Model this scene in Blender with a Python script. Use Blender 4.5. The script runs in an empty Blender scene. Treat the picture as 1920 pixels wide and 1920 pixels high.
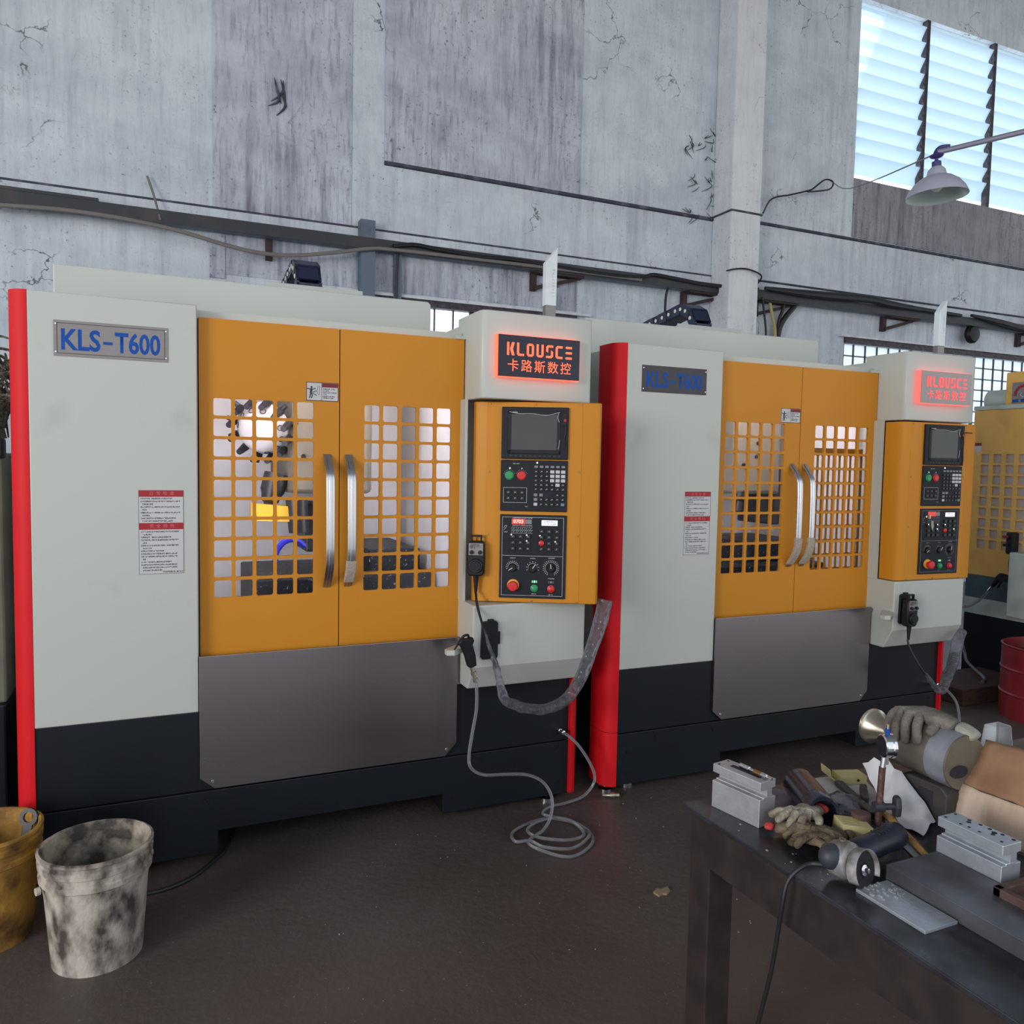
import bpy, bmesh, math, random
from mathutils import Vector, Matrix, noise as mnoise
PI = math.pi
R = math.radians
scene = bpy.context.scene
COL = scene.collection
random.seed(7)

# ------------------------------------------------------------------ camera
cam_d = bpy.data.cameras.new('camera')
cam = bpy.data.objects.new('camera', cam_d)
COL.objects.link(cam)
cam_d.sensor_width = 36.0
cam_d.lens = 28.13
cam_d.clip_start = 0.05
cam_d.clip_end = 200
cr = Vector((0.91288712, -0.4077794, 0.01879006))
cu = Vector((0.00869569, 0.06544531, 0.99781827))
cf = Vector((0.40811946, 0.91073205, -0.0632901))
cam.matrix_world = Matrix(((cr.x, cu.x, -cf.x, 0.40023572), (cr.y, cu.y, -cf.y, -3.2714115), (cr.z, cu.z, -cf.z, 1.6065), (0, 0, 0, 1)))
scene.camera = cam

# ------------------------------------------------------------------ world, light, exposure
world = bpy.data.worlds.new('world')
scene.world = world
world.use_nodes = True
wn = world.node_tree.nodes
wl = world.node_tree.links
wn.clear()
w_out = wn.new('ShaderNodeOutputWorld')
w_bg = wn.new('ShaderNodeBackground')
w_tc = wn.new('ShaderNodeTexCoord')
w_sep = wn.new('ShaderNodeSeparateXYZ')
w_ramp = wn.new('ShaderNodeValToRGB')
w_map = wn.new('ShaderNodeMapRange')
w_map.inputs['From Min'].default_value = -0.3
w_map.inputs['From Max'].default_value = 0.6
wl.new(w_tc.outputs['Generated'], w_sep.inputs[0])
wl.new(w_sep.outputs['Z'], w_map.inputs['Value'])
wl.new(w_map.outputs[0], w_ramp.inputs[0])
w_ramp.color_ramp.elements[0].color = (0.85, 0.84, 0.80, 1)
w_ramp.color_ramp.elements[1].color = (0.74, 0.87, 1.0, 1)
e = w_ramp.color_ramp.elements.new(0.36)
e.color = (0.96, 0.98, 1.0, 1)
wl.new(w_ramp.outputs[0], w_bg.inputs['Color'])
# the sky is brighter on the far side of the hall, behind the back wall
w_str = wn.new('ShaderNodeMapRange')
w_str.inputs['From Min'].default_value = 0.1
w_str.inputs['From Max'].default_value = 0.8
w_str.inputs['To Min'].default_value = 1.22
w_str.inputs['To Max'].default_value = 3.6
wl.new(w_sep.outputs['Y'], w_str.inputs['Value'])
wl.new(w_str.outputs[0], w_bg.inputs['Strength'])
wl.new(w_bg.outputs[0], w_out.inputs[0])


def area_light(name, loc, target, sx, sy, power, col):
    d = bpy.data.lights.new(name, 'AREA')
    d.shape = 'RECTANGLE'
    d.size = sx
    d.size_y = sy
    d.energy = power
    d.color = col
    o = bpy.data.objects.new(name, d)
    COL.objects.link(o)
    o.location = loc
    o.rotation_euler = (Vector(target) - Vector(loc)).to_track_quat('-Z', 'Y').to_euler()
    return o


# added area light standing in for daylight from unmodelled openings at the left
area_light('left_daylight_stand_in', (-6.8, -5.2, 2.7), (2.4, 0.0, 0.9), 3.0, 2.4, 410, (1.0, 0.97, 0.94))
scene.view_settings.view_transform = 'Standard'
scene.view_settings.look = 'None'
scene.view_settings.gamma = 1
scene.view_settings.use_curve_mapping = False
scene.view_settings.exposure = 0.0
scene.cycles.max_bounces = 8
scene.cycles.transparent_max_bounces = 12
scene.cycles.caustics_reflective = False
scene.cycles.caustics_refractive = False
scene.cycles.sample_clamp_indirect = 4.0


# ------------------------------------------------------------------ materials
def principled(name):
    m = bpy.data.materials.new(name)
    m.use_nodes = True
    nt = m.node_tree
    return m, nt, nt.nodes['Principled BSDF']


def mat(name, col, rough=0.5, metal=0.0, col2=None, scale=8.0, lo=0.4, hi=0.65, bump=0.0, bscale=None, spec=0.5, coat=0.0, emis=0.0, stretch=(1, 1, 1), detail=6, rvar=0.0):
    """procedural paint / metal / cloth: two colours mixed by noise, optional bump"""
    m, nt, p = principled(name)
    N, L = nt.nodes, nt.links
    p.inputs['Roughness'].default_value = rough
    p.inputs['Metallic'].default_value = metal
    p.inputs['Specular IOR Level'].default_value = spec
    p.inputs['Coat Weight'].default_value = coat
    p.inputs['Coat Roughness'].default_value = 0.12
    tc = N.new('ShaderNodeTexCoord')
    mp = N.new('ShaderNodeMapping')
    mp.inputs['Scale'].default_value = stretch
    L.new(tc.outputs['Object'], mp.inputs[0])
    nz = N.new('ShaderNodeTexNoise')
    nz.inputs['Scale'].default_value = scale
    nz.inputs['Detail'].default_value = detail
    L.new(mp.outputs[0], nz.inputs['Vector'])
    c2 = col2 if col2 else tuple(c * 0.93 for c in col)
    rp = N.new('ShaderNodeValToRGB')
    rp.color_ramp.elements[0].position = lo
    rp.color_ramp.elements[1].position = hi
    rp.color_ramp.elements[0].color = (*col, 1)
    rp.color_ramp.elements[1].color = (*c2, 1)
    L.new(nz.outputs['Fac'], rp.inputs[0])
    L.new(rp.outputs[0], p.inputs['Base Color'])
    if rvar:
        mr = N.new('ShaderNodeMapRange')
        mr.inputs['To Min'].default_value = max(0.02, rough - rvar)
        mr.inputs['To Max'].default_value = min(1, rough + rvar)
        mr.inputs['From Min'].default_value = 0.3
        mr.inputs['From Max'].default_value = 0.7
        L.new(nz.outputs['Fac'], mr.inputs['Value'])
        L.new(mr.outputs[0], p.inputs['Roughness'])
    if bump:
        nb = N.new('ShaderNodeTexNoise')
        nb.inputs['Scale'].default_value = bscale or scale * 5
        nb.inputs['Detail'].default_value = 5
        L.new(mp.outputs[0], nb.inputs['Vector'])
        b = N.new('ShaderNodeBump')
        b.inputs['Strength'].default_value = bump
        b.inputs['Distance'].default_value = 0.01
        L.new(nb.outputs['Fac'], b.inputs['Height'])
        L.new(b.outputs[0], p.inputs['Normal'])
    if emis:
        p.inputs['Emission Color'].default_value = (*col, 1)
        p.inputs['Emission Strength'].default_value = emis
    return m


def see_through(name, col, clear=0.8, rough=0.05, crinkle=0.0, cscale=60, body=None, ior=1.5):
    """thin clear sheet: transparent, with a fresnel gloss and an optional crinkle"""
    m = bpy.data.materials.new(name)
    m.use_nodes = True
    N, L = m.node_tree.nodes, m.node_tree.links
    N.clear()
    out = N.new('ShaderNodeOutputMaterial')
    tr = N.new('ShaderNodeBsdfTransparent')
    tr.inputs[0].default_value = (*col, 1)
    pr = N.new('ShaderNodeBsdfPrincipled')
    pr.inputs['Base Color'].default_value = (*(body or col), 1)
    pr.inputs['Roughness'].default_value = rough
    pr.inputs['Specular IOR Level'].default_value = 0.8
    fr = N.new('ShaderNodeFresnel')
    fr.inputs['IOR'].default_value = ior
    mr = N.new('ShaderNodeMapRange')
    mr.inputs['To Min'].default_value = 1 - clear
    mr.inputs['To Max'].default_value = 1
    L.new(fr.outputs[0], mr.inputs['Value'])
    mx = N.new('ShaderNodeMixShader')
    L.new(mr.outputs[0], mx.inputs[0])
    L.new(tr.outputs[0], mx.inputs[1])
    L.new(pr.outputs[0], mx.inputs[2])
    L.new(mx.outputs[0], out.inputs[0])
    if crinkle:
        tc = N.new('ShaderNodeTexCoord')
        v = N.new('ShaderNodeTexVoronoi')
        v.inputs['Scale'].default_value = cscale
        L.new(tc.outputs['Object'], v.inputs['Vector'])
        b = N.new('ShaderNodeBump')
        b.inputs['Strength'].default_value = crinkle
        b.inputs['Distance'].default_value = 0.02
        L.new(v.outputs['Distance'], b.inputs['Height'])
        L.new(b.outputs[0], pr.inputs['Normal'])
        L.new(b.outputs[0], fr.inputs['Normal'])
    return m


def wall_mat(name, base, worn, dirt, streak=0.6, crack=0.6):
    """old whitewashed concrete: blotches, vertical run marks, specks and cracks"""
    m, nt, p = principled(name)
    N, L = nt.nodes, nt.links
    p.inputs['Roughness'].default_value = 0.9
    p.inputs['Specular IOR Level'].default_value = 0.15
    geo = N.new('ShaderNodeNewGeometry')

    def noise(scale, detail, stretch, rough=0.6, dist=0.0):
        mp = N.new('ShaderNodeMapping')
        mp.inputs['Scale'].default_value = stretch
        L.new(geo.outputs['Position'], mp.inputs[0])
        n = N.new('ShaderNodeTexNoise')
        n.inputs['Scale'].default_value = scale
        n.inputs['Detail'].default_value = detail
        n.inputs['Roughness'].default_value = rough
        n.inputs['Distortion'].default_value = dist
        L.new(mp.outputs[0], n.inputs['Vector'])
        return n.outputs['Fac']

    def ramp(src, a, b, inv=False):
        r = N.new('ShaderNodeMapRange')
        r.inputs['From Min'].default_value = a
        r.inputs['From Max'].default_value = b
        r.inputs['To Min'].default_value = 1 if inv else 0
        r.inputs['To Max'].default_value = 0 if inv else 1
        L.new(src, r.inputs['Value'])
        return r.outputs[0]

    def mul(a, b):
        q = N.new('ShaderNodeMath')
        q.operation = 'MULTIPLY'
        for i, s in enumerate((a, b)):
            if isinstance(s, float):
                q.inputs[i].default_value = s
            else:
                L.new(s, q.inputs[i])
        return q.outputs[0]

    def mix(fac, c1, c2):
        q = N.new('ShaderNodeMix')
        q.data_type = 'RGBA'
        L.new(fac, q.inputs[0])
        for i, c in ((6, c1), (7, c2)):
            if isinstance(c, tuple):
                q.inputs[i].default_value = (*c, 1)
            else:
                L.new(c, q.inputs[i])
        return q.outputs[2]
    blot = ramp(noise(1.1, 10, (1, 1, 1.5), 0.68), 0.40, 0.66)
    c = mix(blot, base, worn)
    st = mul(ramp(noise(7.0, 6, (1.6, 1.6, 0.10)), 0.46, 0.72), ramp(noise(0.8, 4, (1, 1, 0.7)), 0.35, 0.6))
    c = mix(mul(st, float(streak)), c, dirt)
    fine = ramp(noise(26.0, 5, (1.3, 1.3, 0.18)), 0.5, 0.75)
    c = mix(mul(fine, float(streak * 0.55)), c, dirt)
    sp = mul(ramp(noise(30, 5, (1, 1, 1)), 0.60, 0.70), ramp(noise(1.4, 4, (1, 1, 1)), 0.44, 0.58))
    c = mix(mul(sp, 0.75), c, tuple(k * 0.5 for k in dirt))
    # cracks
    mp = N.new('ShaderNodeMapping')
    L.new(geo.outputs['Position'], mp.inputs[0])
    nd = N.new('ShaderNodeTexNoise')
    nd.inputs['Scale'].default_value = 3.0
    nd.inputs['Detail'].default_value = 6
    L.new(geo.outputs['Position'], nd.inputs['Vector'])
    va = N.new('ShaderNodeVectorMath')
    va.operation = 'MULTIPLY_ADD'
    va.inputs[1].default_value = (0.7, 0.7, 0.7)
    L.new(nd.outputs['Color'], va.inputs[0])
    L.new(mp.outputs[0], va.inputs[2])
    vo = N.new('ShaderNodeTexVoronoi')
    vo.feature = 'DISTANCE_TO_EDGE'
    vo.inputs['Scale'].default_value = 1.5
    L.new(va.outputs[0], vo.inputs['Vector'])
    ck = mul(ramp(vo.outputs['Distance'], 0.0, 0.012, True), ramp(noise(0.9, 3, (1, 1, 1)), 0.56, 0.62))
    c = mix(mul(ck, float(crack)), c, (0.035, 0.035, 0.05))
    L.new(c, p.inputs['Base Color'])
    b = N.new('ShaderNodeBump')
    b.inputs['Strength'].default_value = 0.35
    b.inputs['Distance'].default_value = 0.02
    L.new(noise(18, 6, (1, 1, 0.6)), b.inputs['Height'])
    L.new(b.outputs[0], p.inputs['Normal'])
    return m


M = {}
M['white'] = mat('white_paint', (0.50, 0.52, 0.485), 0.38, col2=(0.48, 0.50, 0.465), scale=1.6, lo=0.45, hi=0.7)
M['white_smudged'] = mat('smudged_white_paint', (0.50, 0.52, 0.485), 0.40, col2=(0.43, 0.445, 0.415), scale=5.0, lo=0.60, hi=0.80)
M['liner'] = mat('white_enclosure_liner', (0.80, 0.80, 0.84), 0.5)
M['yellow'] = mat('orange_yellow_paint', (0.60, 0.236, 0.016), 0.48, spec=0.3, col2=(0.57, 0.222, 0.015), scale=1.5)
M['yellow_old'] = mat('worn_yellow_paint', (0.78, 0.44, 0.10), 0.45, col2=(0.64, 0.34, 0.08), scale=6, lo=0.5, hi=0.75)
M['red'] = mat('red_paint', (0.66, 0.008, 0.014), 0.55, spec=0.25)
M['base'] = mat('dark_slate_paint', (0.0065, 0.009, 0.0125), 0.42, col2=(0.0075, 0.0105, 0.0145), scale=4, spec=0.3)
M['steel'] = mat('brushed_stainless', (0.33, 0.295, 0.305), 0.27, 1.0, col2=(0.29, 0.26, 0.27), scale=1.2, stretch=(1, 1, 3), rvar=0.05)
M['chrome'] = mat('chrome', (0.75, 0.75, 0.77), 0.16, 1.0)
M['satin'] = mat('satin_handle_metal', (0.62, 0.63, 0.66), 0.26, 1.0, stretch=(30, 30, 1), scale=6)
M['plate'] = mat('brushed_nameplate', (0.26, 0.235, 0.235), 0.42, 0.5, stretch=(1, 1, 30), scale=8)
M['plate_dark_refl'] = mat('nameplate_dark_reflection', (0.055, 0.05, 0.058), 0.36, 0.4, stretch=(1, 1, 30), scale=8)  # same nameplate metal, with a dark reflection put into its colour
M['blue_ink'] = mat('blue_lettering', (0.008, 0.075, 0.36), 0.5, spec=0.2)
M['dark_line'] = mat('dark_line', (0.05, 0.04, 0.05), 0.5)
M['black'] = mat('black_plastic', (0.010, 0.010, 0.013), 0.45, spec=0.3)
M['panel_black'] = mat('black_panel', (0.014, 0.015, 0.022), 0.55, spec=0.25)
M['screen'] = mat('switched_off_screen', (0.065, 0.060, 0.066), 0.25, spec=0.4)
M['screen_green'] = mat('switched_off_greenish_screen', (0.065, 0.075, 0.065), 0.25, spec=0.4)
M['key_black'] = mat('black_key', (0.010, 0.010, 0.012), 0.45)
M['key_white'] = mat('pale_key', (0.55, 0.55, 0.57), 0.45)
M['key_grey'] = mat('grey_key', (0.22, 0.22, 0.24), 0.45)
M['key_teal'] = mat('teal_key', (0.10, 0.25, 0.25), 0.45)
M['green'] = mat('green_button', (0.02, 0.30, 0.11), 0.35)
M['red_btn'] = mat('red_button', (0.65, 0.02, 0.02), 0.35)
M['estop_y'] = mat('yellow_collar', (0.75, 0.33, 0.04), 0.4)
M['print'] = mat('white_print', (0.55, 0.55, 0.57), 0.5)
M['print_dim'] = mat('grey_print', (0.24, 0.24, 0.26), 0.5)
M['led_red'] = mat('red_led_digits', (1.0, 0.25, 0.20), 0.4, emis=3.0)
M['led_bg'] = mat('red_led_window', (0.50, 0.03, 0.03), 0.3, emis=0.8)
M['lcd'] = mat('lit_lcd', (0.85, 0.82, 0.95), 0.4, emis=1.0)
M['led_white'] = mat('white_indicator', (0.9, 1.0, 0.95), 0.4, emis=2.0)
M['led_green'] = mat('green_indicator', (0.2, 1.0, 0.35), 0.4, emis=1.5)
M['sign_glow'] = mat('red_lit_acrylic', (1.0, 0.11, 0.05), 0.3, emis=1.7)
M['sign_glow2'] = mat('pink_red_lit_acrylic', (1.0, 0.10, 0.09), 0.3, emis=1.5)
M['sign_text'] = mat('lit_orange_letters', (1.0, 0.13, 0.055), 0.3, emis=1.15)
M['sign_text2'] = mat('lit_red_letters', (1.0, 0.07, 0.07), 0.3, emis=1.05)
M['sign_black'] = mat('dark_mirror_sign_face', (0.03, 0.03, 0.045), 0.16, 0.6)
M['sign_grey'] = mat('grey_brushed_sign_face', (0.36, 0.31, 0.31), 0.4, 0.3)
M['paper_label'] = mat('white_label', (0.56, 0.55, 0.56), 0.5)
M['label_red'] = mat('red_label_print', (0.38, 0.008, 0.02), 0.5)
M['label_red_dark'] = mat('dark_red_label_print', (0.20, 0.008, 0.02), 0.5)
M['label_pink'] = mat('pale_red_label_letters', (0.60, 0.16, 0.19), 0.5)
M['ink'] = mat('black_ink', (0.035, 0.035, 0.05), 0.6)
M['acrylic'] = see_through('frosted_acrylic', (0.93, 0.97, 1.0), 0.45, 0.25)
M['lit_pane'] = see_through('warm_lit_interior_pane', (0.86, 0.76, 0.72), 0.25, 0.3, body=(0.66, 0.55, 0.51))  # warm lit interior behind the door put into the pane colour
M['glass'] = see_through('door_glass', (0.96, 0.97, 0.98), 0.99, 0.03, body=(0.02, 0.02, 0.02), ior=1.2)
M['clear'] = see_through('clear_tube', (0.80, 0.81, 0.84), 0.84, 0.09, body=(0.55, 0.55, 0.58))
M['wrap'] = see_through('crinkled_clear_wrap', (0.82, 0.82, 0.87), 0.86, 0.09, 0.5, 34, body=(0.40, 0.40, 0.43))
M['foam_wrap'] = mat('beige_foam_wrap', (0.50, 0.43, 0.35), 0.7, col2=(0.38, 0.32, 0.26), scale=60, stretch=(1, 1, 3), bump=0.4)
M['tub'] = see_through('clear_plastic_tub', (0.85, 0.87, 0.89), 0.93, 0.15)
M['wet_dark'] = mat('wet_dark_way_cover', (0.004, 0.006, 0.011), 0.35, col2=(0.25, 0.28, 0.30), scale=60, lo=0.62, hi=0.68, bump=0.4, spec=0.25)
M['wet_green'] = mat('wet_green_tray', (0.012, 0.024, 0.020), 0.3, col2=(0.4, 0.44, 0.4), scale=55, lo=0.64, hi=0.70, bump=0.4, spec=0.25)
M['cast_grey'] = mat('grey_beige_casting', (0.15, 0.14, 0.115), 0.5, col2=(0.13, 0.125, 0.105), scale=3)
M['disc'] = mat('pale_tool_disc', (0.62, 0.62, 0.66), 0.4)
M['tool_dark'] = mat('dark_tool_steel', (0.025, 0.025, 0.032), 0.4, 0.3)
M['hose_blue'] = mat('blue_coolant_hose', (0.02, 0.02, 0.50), 0.4)
M['bright_yellow'] = mat('bright_yellow_paint', (0.80, 0.48, 0.05), 0.4)
M['work_lamp'] = mat('lit_work_lamp', (1.0, 0.97, 1.0), 0.4, emis=45.0)
M['fill_strip'] = mat('lit_fill_strip', (1.0, 0.97, 1.0), 0.4, emis=48.0)
M['chain'] = mat('blue_black_drag_chain', (0.016, 0.022, 0.055), 0.4)
M['chain_pin'] = mat('pale_chain_pin', (0.75, 0.76, 0.66), 0.5)
M['screw'] = mat('brass_screw', (0.35, 0.20, 0.06), 0.35, 0.7)
# setting
M['wall'] = wall_mat('whitewashed_wall', (0.66, 0.725, 0.80), (0.52, 0.57, 0.645), (0.17, 0.185, 0.25), 0.42, 0.9)
M['wall_streak'] = wall_mat('streaked_concrete', (0.58, 0.62, 0.71), (0.40, 0.42, 0.50), (0.12, 0.12, 0.17), 1.0, 0.35)
M['wall_dark'] = wall_mat('dark_streaked_concrete', (0.36, 0.345, 0.39), (0.26, 0.25, 0.29), (0.085, 0.08, 0.10), 0.95, 0.2)
M['pillar'] = wall_mat('whitewashed_pillar', (0.76, 0.79, 0.83), (0.64, 0.66, 0.71), (0.22, 0.22, 0.27), 0.3, 0.9)
M['edge'] = mat('black_edge_mottle', (0.05, 0.055, 0.08), 0.9, col2=(0.13, 0.14, 0.17), scale=9, lo=0.5, hi=0.7)  # near-black mottled tone of the ledge lines and wall strings
M['iron'] = mat('painted_angle_iron', (0.032, 0.034, 0.044), 0.55, col2=(0.06, 0.05, 0.048), scale=4, lo=0.5, hi=0.7)
M['iron_blue'] = mat('blue_grey_angle_iron', (0.12, 0.16, 0.22), 0.55, col2=(0.07, 0.08, 0.10), scale=3, lo=0.5, hi=0.7)
M['rust'] = mat('rusty_bracket', (0.06, 0.03, 0.025), 0.8, col2=(0.03, 0.025, 0.03), scale=30)
M['frame'] = mat('dark_window_frame', (0.03, 0.025, 0.035), 0.6, col2=(0.08, 0.07, 0.09), scale=25)
M['pane'] = see_through('dusty_window_glass', (0.93, 0.97, 1.0), 0.90, 0.2)
M['slat'] = see_through('frosted_louver_glass', (0.90, 0.96, 1.0), 0.88, 0.3)
M['cable'] = mat('black_cable', (0.014, 0.014, 0.018), 0.5)
M['conduit'] = mat('grey_conduit', (0.20, 0.185, 0.175), 0.5)
M['cable_y'] = mat('yellow_cable', (0.42, 0.36, 0.16), 0.5)
M['lamp_outer'] = mat('grey_enamel', (0.38, 0.38, 0.47), 0.35)
M['lamp_inner'] = mat('pale_green_white_enamel', (0.45, 0.58, 0.58), 0.35)
M['lamp_purple'] = mat('violet_blue_socket', (0.045, 0.035, 0.16), 0.4)
M['bulb'] = mat('frosted_bulb', (0.85, 0.88, 0.86), 0.3)
M['pipe'] = mat('grey_pipe', (0.26, 0.25, 0.34), 0.4, 0.3)


def floor_mat():
    m, nt, p = principled('oily_dark_floor')
    N, L = nt.nodes, nt.links
    geo = N.new('ShaderNodeNewGeometry')
    n1 = N.new('ShaderNodeTexNoise')
    n1.inputs['Scale'].default_value = 1.3
    n1.inputs['Detail'].default_value = 8
    L.new(geo.outputs['Position'], n1.inputs['Vector'])
    r1 = N.new('ShaderNodeValToRGB')
    r1.color_ramp.elements[0].position = 0.35
    r1.color_ramp.elements[1].position = 0.7
    r1.color_ramp.elements[0].color = (0.082, 0.062, 0.055, 1)
    r1.color_ramp.elements[1].color = (0.12, 0.098, 0.09, 1)
    L.new(n1.outputs['Fac'], r1.inputs[0])
    n2 = N.new('ShaderNodeTexNoise')
    n2.inputs['Scale'].default_value = 75
    n2.inputs['Detail'].default_value = 2
    L.new(geo.outputs['Position'], n2.inputs['Vector'])
    r2 = N.new('ShaderNodeMapRange')
    r2.inputs['From Min'].default_value = 0.715
    r2.inputs['From Max'].default_value = 0.74
    L.new(n2.outputs['Fac'], r2.inputs['Value'])
    mx = N.new('ShaderNodeMix')
    mx.data_type = 'RGBA'
    L.new(r2.outputs[0], mx.inputs[0])
    L.new(r1.outputs[0], mx.inputs[6])
    mx.inputs[7].default_value = (0.26, 0.25, 0.25, 1)
    L.new(mx.outputs[2], p.inputs['Base Color'])
    n3 = N.new('ShaderNodeTexNoise')
    n3.inputs['Scale'].default_value = 3
    n3.inputs['Detail'].default_value = 8
    L.new(geo.outputs['Position'], n3.inputs['Vector'])
    r3 = N.new('ShaderNodeMapRange')
    r3.inputs['To Min'].default_value = 0.27
    r3.inputs['To Max'].default_value = 0.52
    L.new(n3.outputs['Fac'], r3.inputs['Value'])
    L.new(r3.outputs[0], p.inputs['Roughness'])
    p.inputs['Specular IOR Level'].default_value = 0.35
    b = N.new('ShaderNodeBump')
    b.inputs['Strength'].default_value = 0.35
    b.inputs['Distance'].default_value = 0.008
    n4 = N.new('ShaderNodeTexNoise')
    n4.inputs['Scale'].default_value = 30
    n4.inputs['Detail'].default_value = 6
    L.new(geo.outputs['Position'], n4.inputs['Vector'])
    L.new(n4.outputs['Fac'], b.inputs['Height'])
    L.new(b.outputs[0], p.inputs['Normal'])
    return m


M['floor'] = floor_mat()
M['ceiling'] = mat('grey_roof_sheet', (0.22, 0.23, 0.25), 0.8)
M['bucket_white'] = mat('grimy_white_pail', (0.52, 0.46, 0.40), 0.6, col2=(0.07, 0.05, 0.045), scale=17, stretch=(1, 1, 0.6), lo=0.40, hi=0.66, bump=0.3, detail=9)
M['bucket_in'] = mat('grimy_pail_inside', (0.44, 0.38, 0.30), 0.6, col2=(0.06, 0.05, 0.042), scale=12, lo=0.38, hi=0.60, bump=0.4, detail=9)
M['bucket_yellow'] = mat('grimy_yellow_pail', (0.50, 0.26, 0.045), 0.55, col2=(0.10, 0.045, 0.018), scale=10, lo=0.40, hi=0.66, bump=0.3, detail=9)
M['wrench'] = mat('dull_wrench_steel', (0.06, 0.055, 0.058), 0.45, 0.4)
M['bench_top'] = mat('worn_bench_steel', (0.050, 0.050, 0.062), 0.30, 0.25, col2=(0.018, 0.016, 0.018), scale=9, lo=0.42, hi=0.66, rvar=0.1, detail=8)
M['bench_side'] = mat('dark_bench_paint', (0.020, 0.013, 0.013), 0.6, col2=(0.034, 0.023, 0.020), scale=16)
M['alu'] = mat('milled_aluminium', (0.55, 0.55, 0.58), 0.40, 0.55, col2=(0.47, 0.47, 0.5), scale=22, bump=0.08)
M['alu_blue'] = mat('machined_aluminium', (0.52, 0.56, 0.62), 0.36, 0.55, col2=(0.45, 0.49, 0.55), scale=30, bump=0.1)
M['hole'] = mat('dark_hole', (0.02, 0.02, 0.03), 0.7)
M['plate_steel'] = mat('ground_steel_plate', (0.15, 0.15, 0.17), 0.36, 0.5, col2=(0.085, 0.08, 0.09), scale=8, rvar=0.08)
M['plate_side'] = mat('brown_oxidised_steel', (0.065, 0.045, 0.04), 0.6, col2=(0.04, 0.03, 0.03), scale=12)
M['tail'] = mat('aged_cast_iron', (0.20, 0.18, 0.14), 0.45, 0.35, col2=(0.10, 0.085, 0.065), scale=7, lo=0.40, hi=0.62, bump=0.15, detail=9)
M['tail_bright'] = mat('bare_grey_iron', (0.34, 0.36, 0.42), 0.4, 0.4, col2=(0.24, 0.25, 0.29), scale=8)
M['tail_dark'] = mat('dark_cast_base', (0.035, 0.03, 0.028), 0.6, col2=(0.055, 0.048, 0.045), scale=12)
M['cone'] = mat('turned_pale_steel', (0.60, 0.54, 0.43), 0.26, 0.9, stretch=(4, 60, 4), scale=4)
M['glove'] = mat('dirty_grey_glove', (0.215, 0.19, 0.165), 0.9, col2=(0.10, 0.085, 0.072), scale=14, lo=0.42, hi=0.66, bump=0.5, bscale=160)
M['glove_pale'] = mat('pale_glove_cuff', (0.42, 0.42, 0.36), 0.9, col2=(0.33, 0.33, 0.28), scale=30, bump=0.5, bscale=200)
M['glove_brown'] = mat('oily_brown_glove', (0.22, 0.165, 0.105), 0.9, col2=(0.055, 0.036, 0.024), scale=26, lo=0.40, hi=0.64, bump=0.6, bscale=140)
M['glove_cream'] = mat('cream_knit_glove', (0.40, 0.36, 0.285), 0.9, col2=(0.20, 0.15, 0.10), scale=24, lo=0.42, hi=0.62, bump=0.5, bscale=180)
M['glove_red'] = mat('red_knit_cuff', (0.62, 0.07, 0.06), 0.8, col2=(0.5, 0.04, 0.05), scale=60, bump=0.4)
M['paper'] = mat('white_waxed_paper', (0.62, 0.63, 0.66), 0.55, col2=(0.50, 0.49, 0.51), scale=9, bump=0.15, bscale=14)
M['carton_y'] = mat('pale_yellow_carton', (0.62, 0.56, 0.28), 0.6, col2=(0.52, 0.46, 0.21), scale=25)
M['cardboard'] = mat('brown_cardboard', (0.33, 0.185, 0.105), 0.75, col2=(0.21, 0.11, 0.06), scale=9, bump=0.25, bscale=16)
M['cardboard_pale'] = mat('pale_cardboard', (0.62, 0.48, 0.38), 0.75, col2=(0.50, 0.35, 0.25), scale=12, stretch=(1, 2.5, 0.3), bump=0.15, bscale=20)
M['blued'] = mat('blue_black_polished_tube', (0.035, 0.045, 0.075), 0.20, 0.55, coat=0.4, stretch=(8, 1, 8), scale=3)
M['knob_black'] = mat('dark_grey_knob', (0.035, 0.04, 0.05), 0.5)
M['rod_rust'] = mat('brown_rusty_rod', (0.10, 0.045, 0.038), 0.5, 0.3, col2=(0.26, 0.17, 0.14), scale=60, lo=0.55, hi=0.72)
M['wood'] = mat('yellow_wood', (0.44, 0.255, 0.085), 0.6, col2=(0.30, 0.16, 0.05), scale=10, stretch=(1, 1, 1))
M['wood_brown'] = mat('dark_brown_wood', (0.115, 0.062, 0.048), 0.65, col2=(0.07, 0.04, 0.032), scale=9, stretch=(6, 1, 6))
M['wood_block'] = mat('reddish_dark_wood', (0.075, 0.030, 0.020), 0.8, col2=(0.035, 0.018, 0.014), scale=14, stretch=(1, 0.2, 4))
M['grinder_silver'] = mat('grinder_cast_aluminium', (0.36, 0.36, 0.37), 0.45, 0.35, col2=(0.17, 0.15, 0.13), scale=30)
M['grinder_blue'] = mat('dark_blue_grinder_body', (0.016, 0.024, 0.045), 0.42, col2=(0.012, 0.017, 0.03), scale=10)
M['disc_black'] = mat('black_abrasive_disc', (0.012, 0.012, 0.014), 0.7)
M['drum'] = mat('dark_red_drum', (0.24, 0.018, 0.026), 0.38, col2=(0.12, 0.014, 0.02), scale=5, lo=0.45, hi=0.7)
M['slate_old'] = mat('slate_blue_old_paint', (0.055, 0.095, 0.12), 0.5, col2=(0.045, 0.07, 0.085), scale=5)
M['white_old'] = mat('pale_green_white_old_paint', (0.48, 0.54, 0.50), 0.5, col2=(0.38, 0.42, 0.39), scale=5)
M['green_old'] = mat('grey_green_machine_paint', (0.17, 0.175, 0.14), 0.5, col2=(0.12, 0.12, 0.10), scale=4)
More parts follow.
